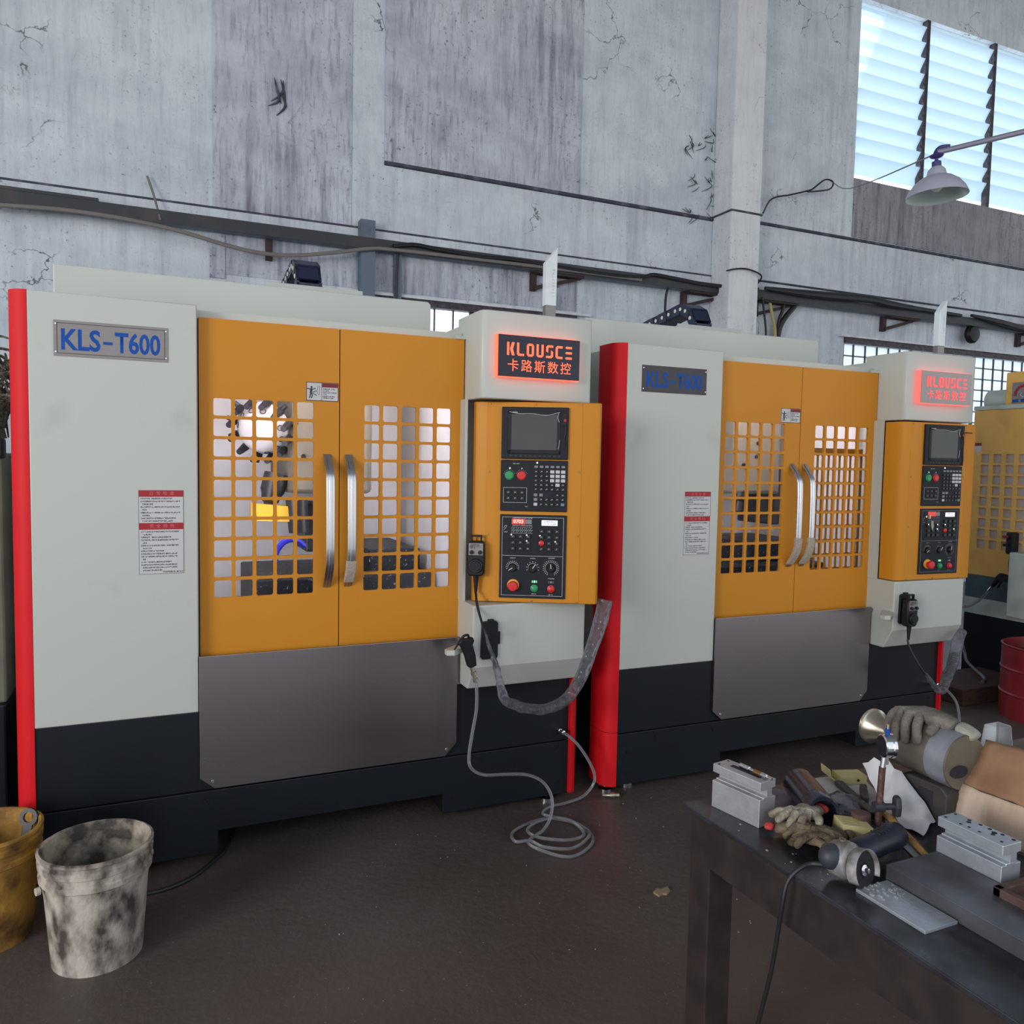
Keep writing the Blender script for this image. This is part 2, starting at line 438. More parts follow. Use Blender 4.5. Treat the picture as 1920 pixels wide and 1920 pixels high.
M['bristle'] = mat('matted_swarf', (0.28, 0.26, 0.20), 0.7, col2=(0.05, 0.045, 0.035), scale=70, stretch=(1, 1, 2), bump=1.0, bscale=90)
M['leaf'] = mat('crumpled_brown_paper', (0.34, 0.24, 0.15), 0.8, scale=30)
M['chip'] = mat('bright_metal_chip', (0.75, 0.75, 0.76), 0.3, 0.7)


# ------------------------------------------------------------------ mesh helpers
class MB:
    def __init__(self):
        self.bm = bmesh.new()

    def box(self, x0, x1, y0, y1, z0, z1, mtx=None):
        r = bmesh.ops.create_cube(self.bm, size=1)
        vs = r['verts']
        for v in vs:
            v.co = Vector(((x0 + x1) / 2 + v.co.x * (x1 - x0), (y0 + y1) / 2 + v.co.y * (y1 - y0), (z0 + z1) / 2 + v.co.z * (z1 - z0)))
            if mtx:
                v.co = mtx @ v.co
        return self

    def prism(self, poly, axis, a, b, mtx=None):
        """poly: list of 2D points in the plane across axis ('x': y,z  'y': x,z  'z': x,y), extruded from a to b"""
        def put(p, t):
            v = {'x': (t, p[0], p[1]), 'y': (p[0], t, p[1]), 'z': (p[0], p[1], t)}[axis]
            v = Vector(v)
            return mtx @ v if mtx else v
        A = [self.bm.verts.new(put(p, a)) for p in poly]
        B = [self.bm.verts.new(put(p, b)) for p in poly]
        n = len(poly)
        self.bm.faces.new(A)
        self.bm.faces.new(B[::-1])
        for i in range(n):
            j = (i + 1) % n
            self.bm.faces.new((A[j], A[i], B[i], B[j]))
        return self

    def ring(self, c, ax, r, n):
        ax = Vector(ax).normalized()
        h = Vector((0, 0, 1)) if abs(ax.z) < 0.95 else Vector((1, 0, 0))
        u = ax.cross(h).normalized()
        v = ax.cross(u)
        return [self.bm.verts.new(Vector(c) + u * (r * math.cos(2 * PI * i / n)) + v * (r * math.sin(2 * PI * i / n))) for i in range(n)]

    def lathe(self, prof, c, ax, n=32, close=True):
        """prof: (radius, height) pairs along ax starting at c"""
        ax = Vector(ax).normalized()
        c = Vector(c)
        rings = []
        for r, h in prof:
            if r < 1e-6:
                rings.append([self.bm.verts.new(c + ax * h)])
            else:
                rings.append(self.ring(c + ax * h, ax, r, n))
        for a, b in zip(rings, rings[1:]):
            for i in range(n):
                j = (i + 1) % n
                if len(a) == 1 and len(b) == 1:
                    continue
                if len(a) == 1:
                    self.bm.faces.new((a[0], b[i], b[j]))
                elif len(b) == 1:
                    self.bm.faces.new((a[i], b[0], a[j]))
                else:
                    self.bm.faces.new((a[i], b[i], b[j], a[j]))
        if close:
            for rg in (rings[0], rings[-1]):
                if len(rg) > 2:
                    self.bm.faces.new(rg)
        return self

    def cyl(self, p0, p1, r0, r1=None, n=24):
        p0, p1 = Vector(p0), Vector(p1)
        d = p1 - p0
        return self.lathe([(r0, 0), (r0 if r1 is None else r1, d.length)], p0, d, n)

    def sphere(self, c, r, n=16, scale=(1, 1, 1)):
        q = bmesh.ops.create_uvsphere(self.bm, u_segments=n, v_segments=max(6, n // 2), radius=r)
        for v in q['verts']:
            v.co = Vector((v.co.x * scale[0], v.co.y * scale[1], v.co.z * scale[2])) + Vector(c)
        return self

    def tube(self, pts, r, n=10, sub=6, flat=None):
        """smooth (catmull-rom) tube; r number or list along the points; flat = (width factor) squash"""
        pts = [Vector(p) for p in pts]
        rad = r if isinstance(r, (list, tuple)) else [r] * len(pts)
        P, Q = [], []
        if sub > 1 and len(pts) > 2:
            for i in range(len(pts) - 1):
                p0, p1, p2, p3 = pts[max(i - 1, 0)], pts[i], pts[i + 1], pts[min(i + 2, len(pts) - 1)]
                for k in range(sub):
                    t = k / sub
                    P.append(0.5 * ((2 * p1) + (p2 - p0) * t + (2 * p0 - 5 * p1 + 4 * p2 - p3) * t * t + (3 * p1 - p0 - 3 * p2 + p3) * t ** 3))
                    Q.append(rad[i] * (1 - t) + rad[i + 1] * t)
            P.append(pts[-1])
            Q.append(rad[-1])
        else:
            P, Q = pts, list(rad)
        T = []
        for i in range(len(P)):
            a, b = P[max(i - 1, 0)], P[min(i + 1, len(P) - 1)]
            d = (b - a)
            T.append(d.normalized() if d.length > 1e-9 else Vector((0, 0, 1)))
        u = T[0].cross(Vector((0, 0, 1)))
        if u.length < 0.05:
            u = T[0].cross(Vector((1, 0, 0)))
        u.normalize()
        rings = []
        for i, p in enumerate(P):
            u = (u - T[i] * u.dot(T[i])).normalized()
            v = T[i].cross(u)
            rings.append([self.bm.verts.new(p + (u * math.cos(2 * PI * k / n) + v * math.sin(2 * PI * k / n)) * Q[i]) for k in range(n)])
        for a, b in zip(rings, rings[1:]):
            for i in range(n):
                j = (i + 1) % n
                self.bm.faces.new((a[i], b[i], b[j], a[j]))
        self.bm.faces.new(rings[0])
        self.bm.faces.new(rings[-1])
        return self

    def quad(self, a, b, c, d):
        self.bm.faces.new([self.bm.verts.new(Vector(p)) for p in (a, b, c, d)])
        return self

    def tag(self, x0, x1, z0, z1, y):
        """thin printed patch facing -y"""
        return self.quad((x0, y, z0), (x1, y, z0), (x1, y, z1), (x0, y, z1))

    def stroke(self, pts, w, y):
        """flat pen stroke in the xz plane facing -y"""
        for (x0, z0), (x1, z1) in zip(pts, pts[1:]):
            d = Vector((x1 - x0, z1 - z0))
            if d.length < 1e-9:
                continue
            d.normalize()
            nx, nz = -d.y * w / 2, d.x * w / 2
            self.quad((x0 - nx, y, z0 - nz), (x1 - nx, y, z1 - nz), (x1 + nx, y, z1 + nz), (x0 + nx, y, z0 + nz))
        return self

    def text(self, s, x, z, size, y, sx=1.0, bold=0.0, thick=0.0, align='CENTER'):
        c = bpy.data.curves.new('t', 'FONT')
        c.body = s
        c.size = 1
        c.offset = bold
        c.extrude = 0
        c.align_x = align
        c.align_y = 'CENTER'
        c.resolution_u = 3
        o = bpy.data.objects.new('t', c)
        COL.objects.link(o)
        dg = bpy.context.evaluated_depsgraph_get()
        me = bpy.data.meshes.new_from_object(o.evaluated_get(dg))
        bpy.data.objects.remove(o)
        bpy.data.curves.remove(c)
        t = bmesh.new()
        t.from_mesh(me)
        bpy.data.meshes.remove(me)
        if thick:
            g = bmesh.ops.extrude_face_region(t, geom=t.faces[:])
            for q in g['geom']:
                if isinstance(q, bmesh.types.BMVert):
                    q.co.z += thick / size
        for v in t.verts:
            v.co = Vector((x + v.co.x * size * sx, y - v.co.z * size, z + v.co.y * size))
        tmp = bpy.data.meshes.new('t')
        t.to_mesh(tmp)
        t.free()
        self.bm.from_mesh(tmp)
        bpy.data.meshes.remove(tmp)
        return self

    def build(self, name, material, parent=None, smooth=35, bevel=0.0, seg=2, world=False, origin=None, recalc=True):
        bm = self.bm
        if recalc:
            bmesh.ops.recalc_face_normals(bm, faces=bm.faces[:])
        off = None
        if world and parent is not None:
            q = parent
            off = Vector((0, 0, 0))
            while q is not None:
                off += q.location
                q = q.parent
        elif origin is not None:
            off = Vector(origin)
        if off is not None:
            for v in bm.verts:
                v.co -= off
        me = bpy.data.meshes.new(name)
        bm.to_mesh(me)
        bm.free()
        o = bpy.data.objects.new(name, me)
        COL.objects.link(o)
        me.materials.append(material)
        if parent is not None:
            o.parent = parent
        if origin is not None:
            o.location = origin
        if smooth:
            for p in me.polygons:
                p.use_smooth = True
            me.set_sharp_from_angle(angle=R(smooth))
        if bevel:
            bv = o.modifiers.new('bevel', 'BEVEL')
            bv.width = bevel
            bv.segments = seg
            bv.limit_method = 'ANGLE'
            bv.angle_limit = R(40)
        return o


def tag(o, label=None, cat=None, group=None, kind=None):
    if label:
        o['label'] = label
    if cat:
        o['category'] = cat
    if group:
        o['group'] = group
    if kind:
        o['kind'] = kind
    return o


def thing(name, label, cat, loc=(0, 0, 0), rz=0.0, group=None):
    o = bpy.data.objects.new(name, None)
    COL.objects.link(o)
    o.empty_display_size = 0.1
    o.location = loc
    o.rotation_euler = (0, 0, rz)
    return tag(o, label, cat, group)


def struct(name, mb, m, **k):
    o = mb.build(name, m, **k)
    o['kind'] = 'structure'
    return o


def link_copy(src, name, parent, loc=None):
    c = src.copy()
    c.name = name
    COL.objects.link(c)
    c.parent = parent
    if loc is not None:
        c.location = loc
    return c


def skin(name, pts, edges, rad, m, parent, levels=2, root=0, flat=None):
    """one continuous skinned surface over a joint skeleton (world points, moved to the parent's frame)"""
    off = Vector((0, 0, 0))
    q = parent
    while q is not None:
        off += q.location
        q = q.parent
    me = bpy.data.meshes.new(name)
    me.from_pydata([Vector(p) - off for p in pts], edges, [])
    o = bpy.data.objects.new(name, me)
    COL.objects.link(o)
    md = o.modifiers.new('s', 'SKIN')
    sv = me.skin_vertices[0].data
    for i, r in enumerate(rad):
        sv[i].radius = (r, r) if not isinstance(r, tuple) else r
        sv[i].use_root = (i == root)
    sb = o.modifiers.new('u', 'SUBSURF')
    sb.levels = levels
    sb.render_levels = levels
    dg = bpy.context.evaluated_depsgraph_get()
    nm = bpy.data.meshes.new_from_object(o.evaluated_get(dg))
    o.modifiers.clear()
    o.data = nm
    nm.name = name
    nm.materials.clear()
    nm.materials.append(m)
    for p in nm.polygons:
        p.use_smooth = True
    o.parent = parent
    return o


def perforated(mb, x0, x1, z0, z1, y, th, hx, hz, w, h, rad=0.008):
    """sheet facing -y with rounded holes; hx / hz lists of hole centres"""
    xs = sorted(set([x0, x1] + [round(c + s * w / 2, 6) for c in hx for s in (-1, 1)]))
    zs = sorted(set([z0, z1] + [round(c + s * h / 2, 6) for c in hz for s in (-1, 1)]))
    hxset = {round(c - w / 2, 6) for c in hx}
    hzset = {round(c - h / 2, 6) for c in hz}
    bm = mb.bm
    cache = {}

    def V(x, yy, z):
        k = (round(x, 5), round(yy, 5), round(z, 5))
        if k not in cache:
            cache[k] = bm.verts.new(k)
        return cache[k]
    for i in range(len(xs) - 1):
        for j in range(len(zs) - 1):
            a, b, c, d = xs[i], xs[i + 1], zs[j], zs[j + 1]
            hole = a in hxset and c in hzset
            for yy in (y, y + th):
                if not hole:
                    bm.faces.new((V(a, yy, c), V(b, yy, c), V(b, yy, d), V(a, yy, d)))
                else:
                    for cx, cz, sx, sz in ((a, c, 1, 1), (b, c, -1, 1), (b, d, -1, -1), (a, d, 1, -1)):
                        arc = [V(cx + sx * rad * (1 - math.sin(t * PI / 6)), yy, cz + sz * rad * (1 - math.cos(t * PI / 6))) for t in range(4)]
                        for p, q in zip(arc, arc[1:]):
                            bm.faces.new((V(cx, yy, cz), p, q))
            if hole:
                loop = []
                for cx, cz, sx, sz, rev in ((a, c, 1, 1, 0), (b, c, -1, 1, 1), (b, d, -1, -1, 0), (a, d, 1, -1, 1)):
                    arc = [(cx + sx * rad * (1 - math.sin(t * PI / 6)), cz + sz * rad * (1 - math.cos(t * PI / 6))) for t in range(4)]
                    arc = arc[::-1] if not rev else arc
                    loop += arc
                # order the loop by angle about the hole centre
                mx, mz = (a + b) / 2, (c + d) / 2
                loop.sort(key=lambda p: math.atan2(p[1] - mz, p[0] - mx))
                n = len(loop)
                for k in range(n):
                    p, q = loop[k], loop[(k + 1) % n]
                    bm.faces.new((V(p[0], y, p[1]), V(q[0], y, q[1]), V(q[0], y + th, q[1]), V(p[0], y + th, p[1])))
    # rim
    for (a, b) in zip(xs, xs[1:]):
        for z in (z0, z1):
            bm.faces.new((V(a, y, z), V(b, y, z), V(b, y + th, z), V(a, y + th, z)))
    for (c, d) in zip(zs, zs[1:]):
        for x in (x0, x1):
            bm.faces.new((V(x, y, c), V(x, y, d), V(x, y + th, d), V(x, y + th, c)))
    return mb


# ------------------------------------------------------------------ the hall
struct('floor', MB().box(-14, 22, -5.2, 4.7, -0.1, 0.0), M['floor'], smooth=0)
struct('ceiling', MB().box(-14, 22, -9, 4.7, 8.6, 8.7), M['ceiling'], smooth=0)
WY = 4.5
wb = MB()
for (x0, x1, z0, z1) in ((-14, 22, 3.2, 5.28), (-14, 8.56, 5.28, 8.6), (8.56, 15.2, 7.5, 8.6), (15.2, 22, 5.28, 8.6),
                         (-14, 2.2, 0, 3.2), (4.60, 8.51, 0, 3.2), (13.0, 22, 0, 3.2), (2.2, 4.60, 0, 1.0), (8.51, 13.0, 0, 1.0)):
    wb.box(x0, x1, WY, WY + 0.2, z0, z1)
struct('wall_back', wb, M['wall'], smooth=0)
# surfaces of a different age on the wall
struct('trim_1', MB().box(0.90, 2.14, WY - 0.012, WY, 3.82, 8.6), M['wall_streak'], smooth=0)
struct('trim_2', MB().box(2.46, 4.60, WY - 0.016, WY, 4.475, 8.6).box(3.68, 3.86, WY - 0.02, WY, 4.48, 8.6), M['wall_streak'], smooth=0)
struct('trim_3', MB().box(8.56, 15.2, WY - 0.014, WY, 4.55, 5.28), M['wall_dark'], smooth=0)
struct('trim_4', MB().box(-14, 6.36, WY - 0.03, WY, 3.60, 3.80).box(6.80, 22, WY - 0.03, WY, 3.60, 3.80), M['wall'], smooth=0)
struct('trim_5', MB().box(0.87, 1.0, WY - 0.02, WY, 3.2, 3.6).box(1.0, 4.6, WY - 0.008, WY, 3.24, 3.6), M['wall_streak'], smooth=0)
struct('trim_6', MB().prism([(WY, 4.44), (WY - 0.03, 4.445), (WY - 0.03, 4.475), (WY, 4.48)], 'x', 2.46, 6.38), M['edge'], smooth=0)
struct('trim_7', MB().prism([(WY, 4.50), (WY - 0.03, 4.505), (WY - 0.03, 4.53), (WY, 4.54)], 'x', 6.80, 15.2), M['edge'], smooth=0)
struct('trim_8', MB().box(-14, 6.36, WY - 0.034, WY, 3.800, 3.818).box(6.8, 22, WY - 0.034, WY, 3.83, 3.845), M['edge'], smooth=0)
# the square pillar standing proud of the wall
struct('wall_pillar', MB().box(6.37, 6.79, 4.15, WY, 0, 8.6), M['pillar'], smooth=0, bevel=0.02)
struct('trim_9', MB().box(6.355, 6.805, 4.135, WY, 4.47, 4.488), M['edge'], smooth=0)
struct('trim_10', MB().box(2.0, 4.75, WY - 0.06, WY + 0.02, 3.19, 3.215), M['pillar'], smooth=0)
struct('trim_11', MB().box(8.40, 13.1, WY - 0.06, WY + 0.02, 3.275, 3.30), M['pillar'], smooth=0)


def steel_window(name, x0, x1, z0, z1, px, pz, thick):
    fr = MB()
    y0, y1 = WY + 0.02, WY + 0.07
    fr.box(x0, x1, y0 - 0.05, y1, z1 - 0.075, z1)
    fr.box(x0, x1, y0, y1, z0, z0 + 0.05)
    fr.box(x0, x0 + 0.03, y0, y1, z0, z1)
    fr.box(x1 - 0.03, x1, y0, y1, z0, z1)
    f = struct(name, fr, M['frame'], smooth=0)
    bars = MB()
    k = 1
    while x0 + k * px < x1 - 0.02:
        w = 0.045 if k % thick == 0 else 0.011
        bars.box(x0 + k * px - w / 2, x0 + k * px + w / 2, y0 + 0.005, y1 - 0.01, z0, z1 - 0.05)
        k += 1
    k = 1
    while z1 - 0.07 - k * pz > z0:
        z = z1 - 0.07 - k * pz
        bars.box(x0, x1, y0 + 0.012, y1 - 0.012, z - 0.006, z + 0.006)
        k += 1
    bars.build('glazing_bars', M['frame'], f, smooth=0)
    MB().box(x0 + 0.01, x1 - 0.01, y0 + 0.022, y0 + 0.026, z0 + 0.02, z1 - 0.05).build('window_glass', M['pane'], f, smooth=0)


steel_window('window_1', 2.2, 4.60, 1.0, 3.2, 0.2, 0.30, 6)
steel_window('window_2', 8.51, 13.0, 1.0, 3.28, 0.21, 0.155, 6)
# high louvered window
lf = MB()
for x in (9.77, 11.09, 12.4, 13.7):
    lf.box(x - 0.03, x + 0.03, WY + 0.0, WY + 0.08, 5.28, 7.5)
lf.box(8.56, 15.2, WY + 0.02, WY + 0.12, 5.27, 5.295)
lw = struct('window_3', lf, M['frame'], smooth=0)
z = 5.30
sl = MB()
while z < 7.45:
    c, s = math.cos(R(58)) * 0.125, math.sin(R(58)) * 0.125
    sl.prism([(WY + 0.07 + c, z + 0.1 - s + 0.1), (WY + 0.07 - c, z + 0.1 + s + 0.1 - 0.004), (WY + 0.07 - c, z + 0.1 + s + 0.1), (WY + 0.07 + c, z + 0.1 - s + 0.106)], 'x', 8.57, 15.19)
    z += 0.2
sl.build('louver_slats', M['slat'], lw, smooth=0)
clp = MB()
for x in (9.77, 11.09):
    zz = 5.36
    while zz < 6.6:
        clp.prism([(x - 0.10, zz + 0.14), (x - 0.03, zz + 0.02), (x - 0.03, zz + 0.10)], 'y', WY - 0.02, WY - 0.012)
        zz += 0.2
clp.build('slat_clips', M['frame'], lw, smooth=0)

# ------------------------------------------------------------------ things on the wall
t = thing('cable_rail', 'long dark angle iron cable rail running along the whole back wall', 'rail', (0, 4.36, 3.6))
rl = MB().box(-14, 22, 4.33, 4.345, 3.585, 3.69)
rl.build('rail_web', M['iron'], t, world=True, smooth=0)
MB().box(-14, 22, 4.345, 4.43, 3.585, 3.60).build('rail_flange', M['iron_blue'], t, world=True, smooth=0)
MB().box(-0.9, -0.0, 4.325, 4.40, 3.69, 3.715).build('rail_splice', M['iron'], t, world=True, smooth=0)
for x in (1.38, 4.06, 5.98, 7.02, 9.15, 11.85):
    b = MB()
    b.box(x - 0.03, x + 0.03, 4.44, 4.498, 3.40, 3.585)
    if x > 2:
        b.prism([(x, 3.405), (x + 0.5, 3.55), (x + 0.5, 3.585), (x, 3.445)], 'y', 4.42, 4.46)
        b.box(x, x + 0.55, 4.35, 4.46, 3.565, 3.585)
    b.build('bracket', M['rust'], t, world=True, smooth=0)
tag(MB().tube([(-0.9, 4.31, 3.55), (-0.70, 4.31, 3.555), (-0.25, 4.31, 3.58), (0.18, 4.31, 3.57), (0.59, 4.31, 3.53), (0.98, 4.32, 3.46), (1.25, 4.32, 3.425), (1.56, 4.32, 3.435), (1.92, 4.31, 3.50), (2.27, 4.31, 3.58), (2.51, 4.31, 3.60), (3.2, 4.31, 3.61), (4.4, 4.31, 3.62), (5.3, 4.31, 3.62)], 0.018, 8, 5).build('cable_conduit', M['conduit'], origin=(0, 4.31, 3.5)),
    'grey conduit sagging below the wall rail above the left machine', 'conduit')
tag(MB().tube([(2.50, 4.30, 3.63), (2.7, 4.30, 3.67), (2.91, 4.30, 3.66), (3.4, 4.30, 3.64), (3.77, 4.30, 3.655), (4.38, 4.30, 3.635), (5.0, 4.30, 3.63), (5.31, 4.30, 3.65), (5.45, 4.30, 3.69), (5.74, 4.30, 3.68), (6.2, 4.30, 3.66), (6.9, 4.28, 3.68)], 0.020, 8, 5).build('power_cable', M['cable'], origin=(4, 4.30, 3.6)),
    'black cable lying along the wall rail left of the pillar', 'cable')
tag(MB().tube([(7.0, 4.28, 3.70), (7.61, 4.28, 3.70), (8.13, 4.28, 3.715), (8.67, 4.28, 3.735), (9.05, 4.28, 3.71), (9.59, 4.29, 3.70), (10.4, 4.29, 3.69)], [0.02, 0.045, 0.05, 0.05, 0.045, 0.03, 0.02], 10, 5).build('cable_bundle', M['cable'], origin=(8.5, 4.28, 3.7)),
    'thick black cable bundle on the wall rail right of the pillar', 'cable')
tag(MB().tube([(10.6, 4.29, 3.71), (11.2, 4.27, 3.66), (12.0, 4.27, 3.58), (13.0, 4.28, 3.5)], [0.02, 0.04, 0.045, 0.03], 10, 5).build('cable_bundle', M['cable'], origin=(11.5, 4.28, 3.6)),
    'black cable bundle at the far right end of the wall rail', 'cable')
for nm, pts, r, m, lab in (
        ('drop_cable', [(7.41, 4.40, 3.60), (7.39, 4.40, 3.50), (7.35, 4.42, 3.35), (7.32, 4.43, 3.0)], 0.020, 'cable', 'straight black drop cable under the rail beside the yellow one'),
        ('drop_cable', [(7.62, 4.40, 3.62), (7.55, 4.40, 3.54), (7.42, 4.40, 3.40), (7.36, 4.42, 3.25), (7.34, 4.43, 3.0)], 0.034, 'cable', 'thick black cables curving down from the rail behind the right machine'),
        ('drop_cable', [(7.17, 4.40, 3.62), (7.22, 4.40, 3.45), (7.29, 4.41, 3.25), (7.31, 4.43, 3.0)], 0.020, 'cable_y', 'yellowish cable hanging from the rail right of the pillar'),
        ('drop_cable', [(5.72, 4.40, 3.60), (5.70, 4.42, 3.45), (5.71, 4.43, 3.0)], 0.014, 'cable', 'thin black cable hanging from the rail left of the pillar'),
        ('drop_cable', [(6.98, 4.30, 3.60), (7.03, 4.32, 3.45), (7.10, 4.35, 3.2), (7.14, 4.4, 2.9)], 0.013, 'cable', 'thin black cable slanting down at the pillar foot behind the right machine')):
    tag(MB().tube(pts, r, 8, 6).build(nm, M[m], origin=pts[0]), lab, 'cable')
tag(MB().tube([(0.37, 4.45, 3.99), (0.42, 4.40, 3.82), (0.47, 4.32, 3.60)], 0.010, 6, 4).build('wire_rod', M['conduit'], origin=(0.42, 4.4, 3.8)), 'thin grey rod leaning on the wall above the rail at left', 'rod')
tag(MB().tube([(6.30, 4.12, 3.79), (6.45, 4.12, 3.83), (6.62, 4.12, 3.84), (6.80, 4.12, 3.79), (6.9, 4.3, 3.74)], 0.009, 6, 5).build('wall_wire', M['cable'], origin=(6.5, 4.12, 3.8)), 'thin black wire arching across the pillar above the rail', 'wire')
tag(MB().tube([(6.80, 4.13, 4.50), (7.14, 4.38, 4.78), (7.45, 4.40, 4.88), (7.72, 4.40, 4.97), (7.78, 4.38, 5.0), (7.96, 4.38, 5.13), (8.07, 4.36, 5.11), (8.02, 4.36, 5.02), (7.82, 4.38, 4.97), (7.70, 4.39, 4.95)], 0.010, 6, 5).build('wire_loop', M['cable'], origin=(7.4, 4.35, 4.8)), 'black wire with a loose loop tied off the pillar corner', 'wire')
# down pipe behind the left machine
t = thing('down_pipe', 'blue-grey square pipe standing on the wall behind the left machine', 'pipe', (2.28, 4.40, 3.0))
MB().box(2.20, 2.34, 4.35, 4.465, 2.6, 3.86).build('pipe_body', M['iron_blue'], t, world=True, smooth=0)
t = thing('wall_post', 'thin steel post carrying a cable up from the left window head', 'post', (2.62, 4.40, 3.0))
MB().box(2.545, 2.615, 4.40, 4.465, 2.9, 3.60).build('post_body', M['iron_blue'], t, world=True, smooth=0)
MB().tube([(2.555, 4.385, 2.9), (2.56, 4.385, 3.3), (2.57, 4.385, 3.60)], 0.014, 6, 3).build('cable', M['cable'], t, world=True)
# round black fan housing
t = thing('wall_fan', 'round black fan housing hanging under the rail at far right', 'fan', (10.75, 4.36, 3.52))
MB().lathe([(0.10, 0), (0.125, 0.02), (0.125, 0.06), (0.10, 0.09), (0.05, 0.10), (0.0, 0.10)], (10.75, 4.42, 3.48), (0, -1, 0), 28).build('housing', M['black'], t, world=True)
MB().box(10.73, 10.77, 4.36, 4.42, 3.55, 3.60).build('hanger', M['rust'], t, world=True, smooth=0)
# cobweb strings catching dust on the upper wall
for (x, z, ln, lab) in ((1.47, 4.98, 0.42, 'dark frayed cord hanging from the upper wall above the left machine'), (6.15, 4.95, 0.5, 'sooty cobweb tuft hanging beside the pillar corner')):
    b = MB()
    rr = random.Random(int(x * 100))
    for k in range(5 if x < 3 else 30):
        a = x + rr.uniform(-0.05, 0.05) * (1 if x < 3 else 5)
        zz = z + rr.uniform(-0.1, 0.1) * (1 if x < 3 else 5)
        b.tube([(a, 4.46, zz), (a + rr.uniform(-0.05, 0.05), 4.47, zz - ln * (0.25 if x < 3 else 0.08)), (a + rr.uniform(-0.12, 0.08), 4.48, zz - ln * (rr.uniform(0.3, 0.7) if x < 3 else rr.uniform(-0.1, 0.3)))], [0.003, 0.014 if x < 3 else 0.006, 0.002], 5, 4)
    tag(b.build('cobweb', M['edge'], origin=(x, 4.46, z)), lab, 'cobweb', kind='stuff')

# hanging factory lamp
L0 = Vector((4.222, -0.2, 3.056))
ax = Vector((-0.04, 0.03, 1.0)).normalized()
t = thing('pendant_lamp', 'grey enamel factory lamp with bell shade hanging before the louvers', 'lamp', tuple(L0))
sh = MB()
sh.lathe([(0.153, 0.0), (0.151, 0.008), (0.138, 0.036), (0.112, 0.070), (0.078, 0.096), (0.050, 0.108), (0.043, 0.138), (0.030, 0.152), (0.024, 0.156)], L0, ax, 48, close=False)
sh.build('lamp_shade', M['lamp_outer'], t, world=True, smooth=40)
MB().lathe([(0.151, 0.001), (0.135, 0.033), (0.109, 0.066), (0.075, 0.092), (0.045, 0.103), (0.0, 0.104)], L0, ax, 48, close=False).build('shade_lining', M['lamp_inner'], t, world=True, smooth=60)
MB().sphere(L0 + ax * 0.055, 0.030, 16).build('bulb', M['bulb'], t, world=True)
MB().lathe([(0.024, 0.150), (0.023, 0.182), (0.010, 0.188), (0.009, 0.200), (0.030, 0.207), (0.036, 0.215), (0.020, 0.224), (0.0, 0.226)], L0, ax, 24).build('socket', M['lamp_purple'], t, world=True)
hk = L0 + ax * 0.226
t2 = thing('lamp_arm', 'slanted grey pipe arm holding the factory lamp', 'pipe', tuple(hk))
MB().cyl(hk + Vector((0, 0, 0.005)), hk + Vector((2.6, -1.4, 0.70)), 0.014, 0.02, 12).build('pipe', M['pipe'], t2, world=True)
MB().tube([hk + Vector((-0.01, 0, -0.01)), hk + Vector((0.02, 0, 0.03)), hk + Vector((0.06, -0.03, 0.035))], 0.013, 8, 4).build('hook', M['lamp_purple'], t2, world=True)
tag(MB().tube([hk + Vector((0, 0, 0.0)), Vector((6.0, 2.1, 4.05)), Vector((8.07, 4.36, 5.11))], 0.0045, 5, 4).build('stay_wire', M['conduit'], origin=tuple(hk)), 'thin stay wire running from the hanging lamp to the wire loop on the wall', 'wire')


# ------------------------------------------------------------------ machining centres
def glyph_lines(mb, x0, x1, zs, ch, y, rnd, starts=None, ends=None):
    """rows of tiny illegible printed characters"""
    for i, z in enumerate(zs):
        a = x0 + (starts[i] if starts else 0)
        b = x1 if not ends else x0 + (x1 - x0) * ends[i]
        x = a
        while x < b - ch * 0.5:
            w = ch * rnd.uniform(0.62, 0.9)
            for q in (0.36, 0.0, -0.36):
                if rnd.random() < 0.8:
                    mb.tag(x, x + w * rnd.uniform(0.7, 1.0), z + ch * (q - 0.15), z + ch * (q + 0.15), y)
            if rnd.random() < 0.75:
                c = x + w * rnd.uniform(0.2, 0.7)
                mb.tag(c, c + ch * 0.16, z - ch * 0.45, z + ch * 0.45, y - 0.0001)
            x += ch


